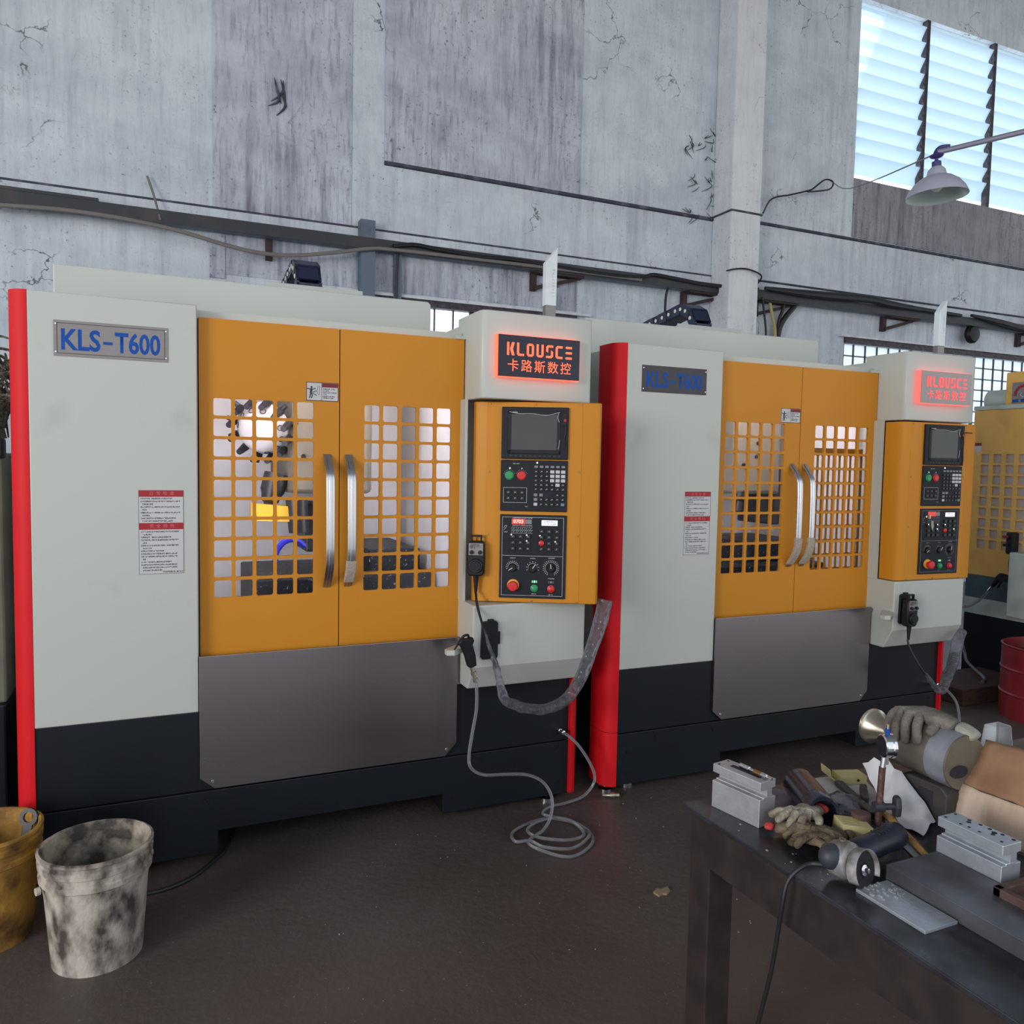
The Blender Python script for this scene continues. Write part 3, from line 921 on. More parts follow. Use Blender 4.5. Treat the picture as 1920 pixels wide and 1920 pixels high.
def latin_logo(mb, x0, z0, h, y, sx=1.0, thick=0.002):
    """seven stencil capitals of the lit sign"""
    w = 0.58 * h * sx
    s = 0.17 * h
    p = 0.80 * h * sx
    q = h

    def bar(i, a, b, c, d):
        mb.box(x0 + i * p + a, x0 + i * p + b, y - thick, y, z0 + c, z0 + d)

    def poly(i, pts):
        mb.prism([(x0 + i * p + a, z0 + b) for a, b in pts], 'y', y - thick, y)
    # first letter: upright plus a joined pair of arms
    bar(0, 0, s, 0, q)
    poly(0, [(s * 1.35, q * 0.5), (w - s * 1.1, q), (w + s * 0.15, q), (s * 2.75, q * 0.5), (w + s * 0.15, 0), (w - s * 1.1, 0)])
    # second: angle with a cut corner
    poly(1, [(0, q), (s, q), (s, s * 1.3), (s * 1.3, s), (w, s), (w, 0), (s * 0.7, 0), (0, s * 0.7)])
    # third: ring
    k = s * 0.8
    bar(2, 0, s, k, q - k)
    bar(2, w - s, w, k, q - k)
    poly(2, [(0, k), (k, 0), (w - k, 0), (w, k), (w - s, k + 0.3 * s), (w - s - 0.3 * s, s), (s + 0.3 * s, s), (s, k + 0.3 * s)])
    poly(2, [(0, q - k), (s, q - k - 0.3 * s), (s + 0.3 * s, q - s), (w - s - 0.3 * s, q - s), (w - s, q - k - 0.3 * s), (w, q - k), (w - k, q), (k, q)])
    # fourth: open-topped ring
    bar(3, 0, s, k, q)
    bar(3, w - s, w, k, q)
    poly(3, [(0, k), (k, 0), (w - k, 0), (w, k), (w - s, k + 0.3 * s), (w - s - 0.3 * s, s), (s + 0.3 * s, s), (s, k + 0.3 * s)])
    # fifth: split double bend
    poly(4, [(w, q), (k, q), (0, q - k), (0, q * 0.52), (s, q * 0.42), (s, q - s * 1.3), (s * 1.3, q - s), (w, q - s)])
    poly(4, [(0, 0), (w - k, 0), (w, k), (w, q * 0.48), (w - s, q * 0.62), (w - s, s * 1.3), (w - s * 1.3, s), (0, s)])
    # sixth: open-sided ring
    poly(5, [(w, q), (k, q), (0, q - k), (0, k), (k, 0), (w, 0), (w, s), (s * 1.3, s), (s, s * 1.3), (s, q - s * 1.3), (s * 1.3, q - s), (w, q - s)])
    # seventh: three bars
    for c in (0, q * 0.5 - s * 0.5, q - s):
        poly(6, [(s * 0.15, c + s * 0.5), (s * 0.5, c), (w, c), (w, c + s), (s * 0.5, c + s)])
    return mb


def make_door(root, right, second):
    x0, x1 = (1.1015, 1.642) if right else (0.560, 1.0975)
    h0 = 1.203 if right else 0.612
    hx = [h0 + 0.0329 + 0.0793 * i for i in range(5)]
    hz = [1.05 + 0.0336 + 0.0791 * j for j in range(10)]
    d = perforated(MB(), x0, x1, 0.823, 2.132, 0.04, 0.014, hx, hz, 0.0658, 0.0672).build('door', M['yellow'], root, smooth=0)
    g = MB().box(h0 - 0.03, h0 + 0.42, 0.056, 0.060, 1.01, 1.87)
    g.build('door_glass', M['glass'], d, smooth=0)
    # returned edges of the sheet
    e = MB()
    e.box(x0, x0 + 0.004, 0.054, 0.075, 0.823, 2.132).box(x1 - 0.004, x1, 0.054, 0.075, 0.823, 2.132).box(x0, x1, 0.054, 0.075, 2.128, 2.132).box(x0, x1, 0.054, 0.075, 0.823, 0.827)
    e.build('door_flange', M['yellow'], d, smooth=0)
    if second and right:
        rows = [c for c in hz if c < 1.70]
        perforated(MB(), h0 - 0.02, h0 + 0.40, 1.01, 1.71, 0.088, 0.003, hx, rows, 0.0658, 0.0672).build('lattice_reflection_sheet', M['yellow'], d, smooth=0)  # added sheet imitating the yellow lattice reflected in the glass
    hc = 1.137 if right else 1.050
    prof, back = [], []
    for z, y in ((1.622, 0.040), (1.600, 0.022), (1.572, -0.004), (1.545, -0.022), (1.515, -0.031), (1.46, -0.034), (1.35, -0.035), (1.24, -0.034), (1.18, -0.030), (1.15, -0.020), (1.12, -0.002), (1.09, 0.022), (1.070, 0.040)):
        prof.append((y, z))
    for i, (y, z) in enumerate(prof):
        a, b = prof[max(0, i - 1)], prof[min(len(prof) - 1, i + 1)]
        n = Vector((-(b[1] - a[1]), b[0] - a[0])).normalized()
        back.append((y + n.x * 0.010, z + n.y * 0.010))
    hb = MB()
    hb.prism(prof + back[::-1], 'x', hc - 0.017, hc + 0.017)
    rid = [(y - 0.004, z) for y, z in prof]
    hb.prism(rid + prof[::-1], 'x', hc - 0.006, hc + 0.006)
    hb.build('handle', M['satin'], d, smooth=30, bevel=0.002)
    if right or second:
        wp = [(1.185, -0.031), (1.15, -0.020), (1.12, -0.002), (1.09, 0.022)] if not second else [(1.23, -0.034), (1.185, -0.031), (1.15, -0.020), (1.12, -0.002), (1.085, 0.026)]
        w = MB()
        f = [(y - 0.007, z) for z, y in wp]
        bk = [(y + 0.013, z + 0.004) for z, y in wp]
        w.prism(f + bk[::-1], 'x', hc - 0.021, hc + 0.021)
        w.build('handle_wrap', M['foam_wrap'], d, smooth=30, bevel=0.004)
    if not right:
        s = MB().box(0.964, 1.0935, 0.0385, 0.04, 1.836, 1.911)
        s.build('warning_sticker', M['paper_label'], d, smooth=0)
        y = 0.0380
        k = MB()
        for a in ((0.964, 1.0935, 1.836, 1.8385), (0.964, 1.0935, 1.9085, 1.911), (0.964, 0.9665, 1.836, 1.911), (1.091, 1.0935, 1.836, 1.911), (1.0255, 1.0270, 1.836, 1.911)):
            k.tag(*a, y)
        # stick figure struck by a moving part
        fx, fz = 0.985, 1.872
        k.lathe([(0.0042, 0), (0.0, 0.0001)], (fx, y, fz + 0.019), (0, -1, 0), 12)
        k.stroke([(fx, fz + 0.014), (fx - 0.003, fz - 0.006)], 0.009, y)
        k.stroke([(fx - 0.018, fz + 0.013), (fx, fz + 0.009), (fx + 0.016, fz + 0.014)], 0.004, y - 0.0001)
        k.stroke([(fx - 0.003, fz - 0.004), (fx - 0.008, fz - 0.026)], 0.0045, y - 0.0001)
        k.stroke([(fx - 0.001, fz - 0.004), (fx + 0.003, fz - 0.014), (fx, fz - 0.026)], 0.0045, y - 0.0002)
        k.stroke([(fx + 0.004, fz - 0.003), (fx + 0.020, fz + 0.005)], 0.003, y - 0.0001)
        k.stroke([(fx + 0.004, fz - 0.006), (fx + 0.021, fz - 0.014)], 0.003, y - 0.0001)
        k.stroke([(fx + 0.026, fz + 0.026), (fx + 0.022, fz), (fx + 0.028, fz - 0.012)], 0.0012, y)
        k.stroke([(fx + 0.033, fz + 0.026), (fx + 0.031, fz - 0.012)], 0.0012, y)
        glyph_lines(k, 1.0295, 1.088, [1.885, 1.878, 1.871, 1.864, 1.856, 1.849], 0.0046, y, random.Random(3), [0.002, 0.003, 0.002, 0.003, 0.0, 0.003], [0.9, 0.45, 0.97, 0.25, 0.85, 0.75])
        k.build('sticker_print', M['ink'], d, smooth=0, recalc=False)
        MB().tag(1.0275, 1.0905, 1.892, 1.908, 0.0379).build('sticker_header', M['label_red_dark'], d, smooth=0, recalc=False)


def make_box(root, second):
    """operator box in its own frame: front face y = 0, origin on the front left bottom line"""
    W_, Z0, Z1 = 0.55, 0.995, 1.86
    b = MB().prism([(0.0, 0.03), (0.012, 0.008), (0.03, 0.0), (W_ - 0.02, 0.0), (W_ - 0.006, 0.006), (W_, 0.02), (W_, 0.12), (0.0, 0.12)], 'z', Z0, Z1)
    bx = b.build('control_box', M['yellow'], root, smooth=30, bevel=0.004)
    if second:
        bx.location = (1.640, -0.140, 0)
        bx.rotation_euler = (0, 0, R(-2.5))
    else:
        bx.location = (1.655, -0.047, 0)
        bx.rotation_euler = (0, 0, R(-27.4))
    MB().box(0.060, 0.468, -0.002, 0.001, Z0 + 0.004, Z1 - 0.004).build('front_plate', M['yellow'], bx, smooth=0, bevel=0.0008, seg=1)
    u0 = 0.026 if second else 0.0
    dz = 0.012 if second else 0.0

    def sub(mb, name, m, **k):
        for v in mb.bm.verts:
            v.co.x += u0
            v.co.z += dz
        return mb.build(name, m, bx, **k)
    # screen unit
    sub(MB().box(0.124, 0.409, -0.016, -0.001, 1.617, 1.838), 'screen_housing', M['panel_black'], smooth=0, bevel=0.003)
    fr = MB()
    for a in ((0.150, 0.376, 1.808, 1.822), (0.150, 0.376, 1.640, 1.656), (0.150, 0.165, 1.640, 1.822), (0.361, 0.376, 1.640, 1.822)):
        fr.box(a[0], a[1], -0.019, -0.0155, a[2], a[3])
    sub(fr, 'screen_bezel', M['black'], smooth=0, bevel=0.0015, seg=1)
    sub(MB().box(0.164, 0.362, -0.0168, -0.0155, 1.655, 1.808), 'screen', M['screen_green' if second else 'screen'], smooth=0)
    sk = MB()
    for i in range(11):
        sk.box(0.160 + i * 0.0205, 0.172 + i * 0.0205, -0.0172, -0.016, 1.627, 1.634)
    sub(sk, 'soft_keys', M['key_black'], smooth=0)
    sub(MB().tag(0.170, 0.191, 1.812, 1.818, -0.0193), 'maker_print', M['print_dim'], smooth=0, recalc=False)
    sub(MB().box(0.385, 0.402, -0.0185, -0.0155, 1.762, 1.815), 'port_cover', M['black'], smooth=0, bevel=0.002)
    sub(MB().cyl((0.394, -0.0185, 1.783), (0.394, -0.0225, 1.783), 0.0065, n=14), 'port_cap', M['label_red'], smooth=40)
    sub(MB().tube([(0.394, -0.02, 1.776), (0.397, -0.024, 1.74), (0.392, -0.022, 1.70), (0.402, -0.02, 1.66), (0.400, -0.018, 1.62)], 0.0018, 6, 4), 'cap_cord', M['black'])
    # clear film puckered over the screen
    fm = MB()
    fm.tube([(0.155, -0.021, 1.817), (0.20, -0.022, 1.809), (0.25, -0.021, 1.810), (0.31, -0.022, 1.803), (0.345, -0.022, 1.810), (0.372, -0.021, 1.817)], 0.0011, 5, 4)
    fm.tube([(0.366, -0.021, 1.812), (0.362, -0.022, 1.795), (0.369, -0.021, 1.775)], 0.0012, 5, 4)
    fm.tube([(0.372, -0.021, 1.70), (0.370, -0.022, 1.68), (0.366, -0.021, 1.66)], 0.001, 5, 4)
    fm.box(0.163, 0.363, -0.0178, -0.0170, 1.6535, 1.6555)
    sub(fm, 'film_edge', M['print'], smooth=40)
    if second:
        sub(MB().box(0.405, 0.450, -0.03, -0.022, 1.795, 1.801, Matrix.Rotation(R(0), 4, 'Y')), 'card_lever', M['black'], smooth=0)
    # keyboard unit
    sub(MB().box(0.123, 0.409, -0.012, -0.001, 1.393, 1.612), 'keyboard_plate', M['panel_black'], smooth=0, bevel=0.003)
    sub(MB().box(0.2515, 0.2535, -0.0128, -0.0115, 1.396, 1.610), 'plate_seam', M['black'], smooth=0)
    for uu, m in ((0.160, 'green'), (0.2125, 'red_btn')):
        sub(MB().lathe([(0.0195, 0), (0.0195, 0.004), (0.0165, 0.006), (0.0155, 0.006), (0.0145, 0.010), (0.0, 0.0105)], (uu, -0.0115, 1.546), (0, -1, 0), 24), 'push_button', M[m], smooth=40)
    pr = MB()
    for uu in (0.160, 0.2125):
        for k in range(9):
            a = R(20 + k * 17.5)
            pr.stroke([(uu + 0.0225 * math.cos(a), 1.546 + 0.0225 * math.sin(a)), (uu + 0.0255 * math.cos(a), 1.546 + 0.0255 * math.sin(a))], 0.0012, -0.0123)
    for a, b_ in (((0.136, 1.430), (0.136, 1.494)), ((0.136, 1.494), (0.236, 1.494)), ((0.236, 1.494), (0.236, 1.430)), ((0.236, 1.430), (0.136, 1.430))):
        pr.stroke([a, b_], 0.0013, -0.0123)
    glyph_lines(pr, 0.175, 0.206, [1.597, 1.414], 0.0038, -0.0123, random.Random(5), [0, 0.055], [1.0, 2.1])
    sub(pr, 'panel_print', M['print'], smooth=0, recalc=False)
    MBk = MB()
    sub(MB().cyl((0.162, -0.0115, 1.577), (0.162, -0.0135, 1.577), 0.003, n=10), 'indicator', M['led_white' if not second else 'led_green'])
    sub(MB().cyl((0.2135, -0.0115, 1.577), (0.2135, -0.0135, 1.577), 0.003, n=10), 'indicator', M['print'])
    sub(MB().cyl((0.2785, -0.0115, 1.602), (0.2785, -0.0135, 1.602), 0.0034, n=10), 'indicator', M['led_white'])
    MBk.bm.free()
    leg = pp = MB()
    rnd = random.Random(11)
    proto = {}

    def key(u, z, m, w=0.016, h=0.013):
        kk = (m, w, h)
        if kk not in proto:
            o = MB().box(-w / 2, w / 2, -0.005, 0, -h / 2, h / 2).build('key', M[m], bx, smooth=0, bevel=0.0012, seg=1)
            proto[kk] = o
        else:
            o = link_copy(proto[kk], 'key', bx)
        o.location = (u + u0, -0.0118, z + dz)
        if m in ('key_black',):
            leg.stroke([(u - 0.003, z - 0.003), (u + rnd.uniform(-0.001, 0.002), z + 0.003), (u + 0.003, z + rnd.uniform(-0.003, 0.001))], 0.0013, -0.0173)
    cols = [0.2745 + 0.0232 * i for i in range(6)]
    for u in cols:
        key(u, 1.585, 'key_grey', 0.016, 0.010)
    for j in range(5):
        z = 1.564 - j * 0.0188
        for i in range(6):
            if i >= 3 and (j < 3 or (j == 3 and i == 4)):
                key(cols[i], z, 'key_white', 0.0185, 0.014)
            else:
                key(cols[i], z, 'key_black')
    for i, m in ((0, 'key_grey'), (1, 'key_grey'), (4, 'key_black'), (5, 'key_black')):
        key(cols[i], 1.4645, m)
    for i in range(6):
        key(cols[i], 1.445, 'key_grey' if i == 0 else 'key_black')
        key(cols[i], 1.4245, 'key_white' if i == 0 else ('key_teal' if i == 5 else 'key_black'))
    for j in range(2):
        for i in range(3):
            key(0.157 + 0.0295 * i, 1.474 - 0.025 * j, 'key_black', 0.019, 0.015)
    # lower operator panel
    sub(MB().box(0.124, 0.410, -0.010, -0.001, 1.016, 1.378), 'operator_plate', M['panel_black'], smooth=0, bevel=0.002)
    yy = -0.0103
    for a, b_ in (((0.134, 1.028), (0.134, 1.367)), ((0.134, 1.367), (0.397, 1.367)), ((0.397, 1.367), (0.397, 1.028)), ((0.397, 1.028), (0.134, 1.028)), ((0.134, 1.2005), (0.397, 1.2005))):
        pp.stroke([a, b_], 0.0014, yy)
    for j in range(2):
        for i in range(5):
            x, z = 0.183 + i * 0.0185, 1.318 - j * 0.0145
            for a, b_ in (((x - 0.008, z - 0.006), (x + 0.008, z - 0.006)), ((x - 0.008, z + 0.006), (x + 0.008, z + 0.006)), ((x - 0.008, z - 0.006), (x - 0.008, z + 0.006))):
                pp.stroke([a, b_], 0.0008, yy)
            pp.stroke([(x - 0.003, z - 0.002), (x + 0.003, z + 0.002)], 0.0014, yy)
    # handwritten style mark at the left
    pp.stroke([(0.140, 1.320), (0.146, 1.330), (0.153, 1.330), (0.150, 1.322), (0.140, 1.310)], 0.0016, yy)
    pp.stroke([(0.141, 1.304), (0.146, 1.300), (0.148, 1.305), (0.152, 1.300), (0.156, 1.306)], 0.0014, yy)
    for (cx, cz, r0, n, a0, a1) in ((0.181, 1.150, 0.0235, 13, -15, 195), (0.268, 1.149, 0.0235, 9, -20, 200), (0.347, 1.150, 0.030, 22, -60, 240)):
        for k in range(n):
            a = R(a0 + (a1 - a0) * k / (n - 1))
            pp.stroke([(cx + r0 * math.cos(a), cz + r0 * math.sin(a)), (cx + (r0 + 0.005) * math.cos(a), cz + (r0 + 0.005) * math.sin(a))], 0.0022, yy)
        arc = [(cx + (r0 - 0.004) * math.cos(R(a0 + (a1 - a0) * k / 16)), cz + (r0 - 0.004) * math.sin(R(a0 + (a1 - a0) * k / 16))) for k in range(17)]
        pp.stroke(arc, 0.0013, yy)
    glyph_lines(pp, 0.170, 0.195, [1.190], 0.004, yy, random.Random(8))
    glyph_lines(pp, 0.256, 0.282, [1.190], 0.004, yy, random.Random(9))
    glyph_lines(pp, 0.335, 0.362, [1.104, 1.193], 0.004, yy, random.Random(10))
    glyph_lines(pp, 0.266, 0.288, [1.036], 0.004, yy, random.Random(12))
    glyph_lines(pp, 0.338, 0.360, [1.034], 0.004, yy, random.Random(13))
    glyph_lines(pp, 0.178, 0.262, [1.364, 1.331], 0.0034, yy, random.Random(14))
    sub(MB().box(0.174, 0.232, -0.0115, -0.0095, 1.336, 1.360), 'counter_window', M['led_bg'], smooth=0)
    sub(MB().box(0.233, 0.260, -0.0113, -0.0095, 1.338, 1.358), 'counter_window_off', M['key_grey'], smooth=0)
    if not second:
        sub(MB().text('0703', 0.203, 1.348, 0.021, -0.0119, 1.05, 0.02), 'counter_digits', M['led_red'], smooth=0, recalc=False)
    sub(MB().box(0.303, 0.371, -0.0115, -0.0095, 1.333, 1.356), 'lcd_window', M['lcd'], smooth=0)
    lc = MB()
    glyph_lines(lc, 0.312, 0.364, [1.350, 1.340], 0.006, -0.0118, random.Random(21))
    sub(lc, 'lcd_print', M['print_dim'], smooth=0, recalc=False)
    for (us, zs) in (((0.180, 0.213, 0.246), (1.284, 1.258, 1.232)), ((0.303, 0.336, 0.369), (1.308, 1.283, 1.257, 1.232))):
        for z in zs:
            for u in us:
                if abs(u - 0.303) < 1e-6 and abs(z - 1.257) < 1e-6:
                    sub(MB().lathe([(0.012, 0), (0.012, 0.006), (0.009, 0.008), (0, 0.008)], (u, -0.0098, z), (0, -1, 0), 18), 'round_key', M['red_btn'], smooth=40)
                else:
                    key(u, z, 'key_black', 0.0205, 0.0165)
    for u, z in ((0.1735, 1.292), (0.240, 1.291), (0.240, 1.266), (0.2965, 1.290), (0.363, 1.265)):
        sub(MB().cyl((u, -0.0165, z), (u, -0.0185, z), 0.0028, n=8), 'key_light', M['led_white'])
    sub(pp, 'operator_print', M['print_dim' if second else 'print'], smooth=0, recalc=False)
    for (u, z, r, ang) in ((0.181, 1.149, 0.0175, 215), (0.268, 1.148, 0.0175, 55), (0.347, 1.149, 0.0165, 95)):
        kn = sub(MB().lathe([(r, 0), (r, 0.010), (r * 0.8, 0.014), (0, 0.014)], (u, -0.0098, z), (0, -1, 0), 22), 'dial_knob', M['black'], smooth=40)
        mk = MB().stroke([(u, z), (u + r * 1.15 * math.cos(R(ang)), z + r * 1.15 * math.sin(R(ang)))], 0.0036, -0.0245)
        sub(mk, 'dial_pointer', M['print'], smooth=0, recalc=False)
    sub(MB().lathe([(0.026, 0), (0.026, 0.005), (0.022, 0.008), (0, 0.008)], (0.185, -0.0098, 1.073), (0, -1, 0), 28), 'stop_collar', M['estop_y'], smooth=40)
    sub(MB().lathe([(0.015, 0), (0.015, 0.012), (0.021, 0.015), (0.0225, 0.022), (0.019, 0.028), (0.0, 0.030)], (0.185, -0.017, 1.071), (0, -1, 0), 28), 'emergency_stop_button', M['red_btn'], smooth=50)
    for u, m, z in ((0.277, 'green', 1.060), (0.349, 'red_btn', 1.059)):
        sub(MB().lathe([(0.0165, 0), (0.0165, 0.003), (0.0135, 0.004), (0.0135, 0.010), (0.011, 0.012), (0.0, 0.0125)], (u, -0.0098, z), (0, -1, 0), 22), 'push_button', M[m], smooth=40)
        ic = MB()
        ic.stroke([(u - 0.009, z + 0.025), (u - 0.009, z + 0.034)], 0.0025, yy).stroke([(u + 0.009, z + 0.025), (u + 0.009, z + 0.034)], 0.0025, yy)
        ic.tag(u - 0.004, u + 0.004, z + 0.025, z + 0.034, yy)
        sub(ic, 'button_icon', M['led_green'] if m == 'green' else M['print_dim'], smooth=0, recalc=False)
    for u, z in ((0.073, 1.850), (0.267, 1.851), (0.461, 1.852), (0.072, 1.563), (0.459, 1.565), (0.072, 1.290), (0.460, 1.291), (0.073, 1.003), (0.266, 1.004), (0.461, 1.002)):
        s = MB().lathe([(0.005, 0), (0.0045, 0.003), (0.0, 0.0035)], (u, -0.001, z), (0, -1, 0), 12)
        s.build('screw', M['screw'], bx, smooth=40)
    if second:
        ky = MB()
        ky.lathe([(0.006, 0), (0.006, 0.012), (0, 0.012)], (0.153, -0.0098, 1.335), (0, -1, 0), 14)
        ky.box(0.1515, 0.1545, -0.045, -0.02, 1.325, 1.345)
        sub(ky, 'key_switch', M['chrome'], smooth=30)
        tg = MB().prism([(0.164, 1.315), (0.176, 1.312), (0.180, 1.28), (0.172, 1.262), (0.164, 1.285)], 'y', -0.046, -0.043)
        sub(tg, 'key_tag', M['foam_wrap'], smooth=0)
    return bx


def make_machine(root, second):
    P = root
    # base and skirt
    b = MB()
    b.box(0.0, 2.19, 0.004, 1.9, 0.297, 0.612)
    b.build('base', M['base'], P, smooth=0, bevel=0.003)
    s = MB().prism([(0.0, 0.04), (0.62, 0.04), (0.62, 0.128), (1.556, 0.128), (1.556, 0.04), (2.18, 0.04), (2.18, 0.294), (0.0, 0.294)], 'y', 0.0, 1.88)
    s.build('base_skirt', M['base'], P, smooth=0, bevel=0.003)
    for x, z in ((0.22, 0.262), (0.57, 0.255), (1.73, 0.262), (2.12, 0.262), (2.13, 0.10), (0.06, 0.20), (0.06, 0.09), (1.6, 0.10)):
        MB().cyl((x, 0.002, z), (x, -0.006, z), 0.007, 0.006, 10).build('skirt_bolt', M['black'], P, smooth=40)
    for (x, y) in ((-0.02, 0.07), (0.12, 0.10), (2.10, 0.06), (0.10, 1.7), (2.08, 1.7)):
        MB().lathe([(0.035, 0), (0.035, 0.010), (0.02, 0.016), (0.012, 0.018), (0.012, 0.05)], (x, y, 0), (0, 0, 1), 20).build('levelling_foot', M['chrome'], P, smooth=40)
    # cabinet shell with the hollow working space
    c = MB()
    c.box(0.0, 0.556, 0.05, 1.9, 0.612, 2.165)
    c.box(1.645, 2.17, 0.13, 1.9, 0.612, 2.20)
    c.box(0.556, 1.645, 0.08, 1.9, 2.13, 2.165)
    c.box(0.556, 1.645, 1.35, 1.9, 0.612, 2.13)
    c.box(0.556, 1.645, 0.02, 1.35, 0.612, 0.80)
    c.build('cabinet', M['white'], P, smooth=0)
    ln = MB()
    ln.box(0.556, 0.562, 0.08, 1.35, 0.80, 2.13).box(1.639, 1.645, 0.08, 1.35, 0.80, 2.13).box(0.556, 1.645, 1.044, 1.05, 0.80, 2.13).box(0.556, 1.645, 0.08, 1.35, 2.124, 2.13)
    ln.build('enclosure_liner', M['liner'], P, smooth=0)
    MB().box(0.556, 1.645, 0.08, 1.35, 0.795, 0.803).build('chip_tray', M['wet_green'], P, smooth=0)
    fp = MB().box(0.0, 0.552, 0.0, 0.055, 0.612, 2.171).build('front_panel', M['white_smudged'], P, smooth=30, bevel=0.004)
    npl = MB().box(0.081, 0.4515, -0.003, 0.0, 1.949, 2.075).build('nameplate', M['plate_dark_refl' if second else 'plate'], P, smooth=0)
    tx = MB()
    for word, xa_, xb_ in (('KLS', 0.1045, 0.2290), ('T600', 0.2755, 0.4260)):
        w_ = MB().text(word, 0, 0, 0.1, -0.0034, 1.0, 0.026)
        X_ = [v.co.x for v in w_.bm.verts]
        Z_ = [v.co.z for v in w_.bm.verts]
        for v in w_.bm.verts:
            v.co.x = xa_ + (v.co.x - min(X_)) / (max(X_) - min(X_)) * (xb_ - xa_)
            v.co.z = 1.9705 + (v.co.z - min(Z_)) / (max(Z_) - min(Z_)) * 0.0765
        t_ = bpy.data.meshes.new('t')
        w_.bm.to_mesh(t_)
        w_.bm.free()
        tx.bm.from_mesh(t_)
        bpy.data.meshes.remove(t_)
    tx.tag(0.2375, 0.2680, 1.998, 2.0085, -0.0034)
    tx.build('lettering', M['blue_ink'], npl, smooth=0, recalc=False)
    fr = MB()
    for a, b_ in (((0.092, 1.959), (0.441, 1.959)), ((0.441, 1.959), (0.441, 2.065)), ((0.441, 2.065), (0.092, 2.065)), ((0.092, 2.065), (0.092, 1.959))):
        fr.stroke([a, b_], 0.0022, -0.0034)
    fr.build('border_line', M['dark_line'], npl, smooth=0, recalc=False)
    for x in (0.0875, 0.445):
        for z in (1.9635, 2.0615):
            MB().lathe([(0.004, 0), (0.003, 0.002), (0, 0.0025)], (x, -0.003, z), (0, -1, 0), 10).build('rivet', M['chrome'], npl, smooth=40)
    # notice label
    nl = MB().box(0.347, 0.5015, -0.0012, 0.0, 1.159, 1.4735).build('notice_label', M['paper_label'], P, smooth=0)
    for words, za, zb in (('日常检查', 1.449, 1.4735), ('安全规则', 1.326, 1.351)):
        MB().tag(0.347, 0.5015, za, zb, -0.0016).build('label_header', M['label_red'], nl, smooth=0, recalc=False)
        hw = MB()
        for i, ch in enumerate(words):
            hw.text(ch, 0.391 + i * 0.0235, (za + zb) / 2, 0.0155, -0.0019)
        hw.build('header_lettering', M['label_pink'], nl, smooth=0, recalc=False)
    pr = MB()
    z1 = [1.4425 - 0.01055 * i for i in range(9)]
    glyph_lines(pr, 0.355, 0.495, z1, 0.0052, -0.0016, random.Random(31), [0, 0, 0.005, 0, 0.005, 0, 0.005, 0, 0.005], [0.78, 0.97, 0.28, 0.97, 0.16, 0.95, 0.22, 0.86, 0.78])
    z2 = [1.318 - 0.01035 * i for i in range(15)]
    glyph_lines(pr, 0.355, 0.495, z2, 0.0052, -0.0016, random.Random(32), [0, 0.005, 0, 0, 0.005, 0, 0.005, 0, 0, 0, 0.005, 0, 0, 0.005, 0.005], [0.94, 0.27, 0.74, 0.94, 0.13, 0.93, 0.27, 0.55, 0.9, 0.9, 0.1, 0.74, 0.9, 0.88, 0.5])
    glyph_lines(pr, 0.428, 0.499, [1.166], 0.0055, -0.0016, random.Random(33))
    for a in ((0.347, 0.348, 1.159, 1.4735), (0.5005, 0.5015, 1.159, 1.4735), (0.347, 0.5015, 1.159, 1.160)):
        pr.tag(*a, -0.0017)
    pr.build('label_print', M['ink'], nl, smooth=0, recalc=False)
    # rounded red corner posts
    rp = MB()
    r = 0.062
    arc = [(-r * math.sin(R(a)), r - r * math.cos(R(a))) for a in range(0, 91, 6)]
    rp.prism(arc + [(-r, 0.16), (0.0, 0.16)], 'z', 0.305, 2.172)
    rp.build('corner_post', M['red'], P, smooth=40)
    MB().prism(arc + [(-r, 0.16), (0.0, 0.16)], 'z', 0.036, 0.302).build('corner_post_foot', M['red'], P, smooth=40)
    r2 = 0.046
    arc2 = [(2.18 + r2 * math.sin(R(a)), -0.02 + r2 - r2 * math.cos(R(a))) for a in range(0, 91, 6)]
    MB().prism(arc2 + [(2.18 + r2, 0.16), (2.18, 0.16)], 'z', 0.045, 0.62).build('right_corner_post', M['red'], P, smooth=40)
    # stainless apron
    sp = MB().prism([(0.553, 0.832), (1.612, 0.832), (1.612, 0.358), (1.560, 0.304), (0.607, 0.304), (0.553, 0.350)], 'y', -0.012, 0.004)
    spn = sp.build('apron_panel', M['steel'], P, smooth=0, bevel=0.002)
    MB().box(0.556, 1.64, -0.010, 0.06, 0.806, 0.822).build('door_sill', M['steel'], P, smooth=0)
    asb = MB()
    for x in (0.600, 1.566):
        asb.cyl((x, -0.012, 0.335), (x, -0.017, 0.335), 0.006, 0.005, 10)
    asb.build('apron_screws', M['chrome'], spn, smooth=40)
    # doors
    make_door(P, False, second)
    make_door(P, True, second)
    MB().box(1.60, 1.648, 0.034, 0.056, 2.132, 2.146).build('door_stop', M['white'], P, smooth=0)
    # tower carrying the operator box
    tw = MB()
    tw.prism([(1.648, 0.14), (1.648, -0.115), (1.655, -0.135), (1.676, -0.145), (2.160, -0.145), (2.174, -0.139), (2.178, -0.122), (2.178, 0.14)], 'z', 1.868, 2.235)
    tw.build('tower_head', M['white'], P, smooth=40, bevel=0.005)
    tm = MB()
    tm.box(1.628, 1.640, -0.020, 0.16, 0.992, 1.870).box(1.628, 2.172, 0.115, 0.16, 0.992, 1.870)
    tm.build('tower_column', M['white'], P, smooth=0)
    tl = MB()
    tl.prism([(0.14, 0.992), (-0.145, 0.992), (-0.145, 0.724), (-0.085, 0.618), (0.14, 0.618)], 'x', 1.630, 2.172)
    tl.build('tower_foot', M['white_smudged'], P, smooth=0, bevel=0.006)
    make_box(P, second)
    # lit sign
    y0, y1 = -0.186, -0.150
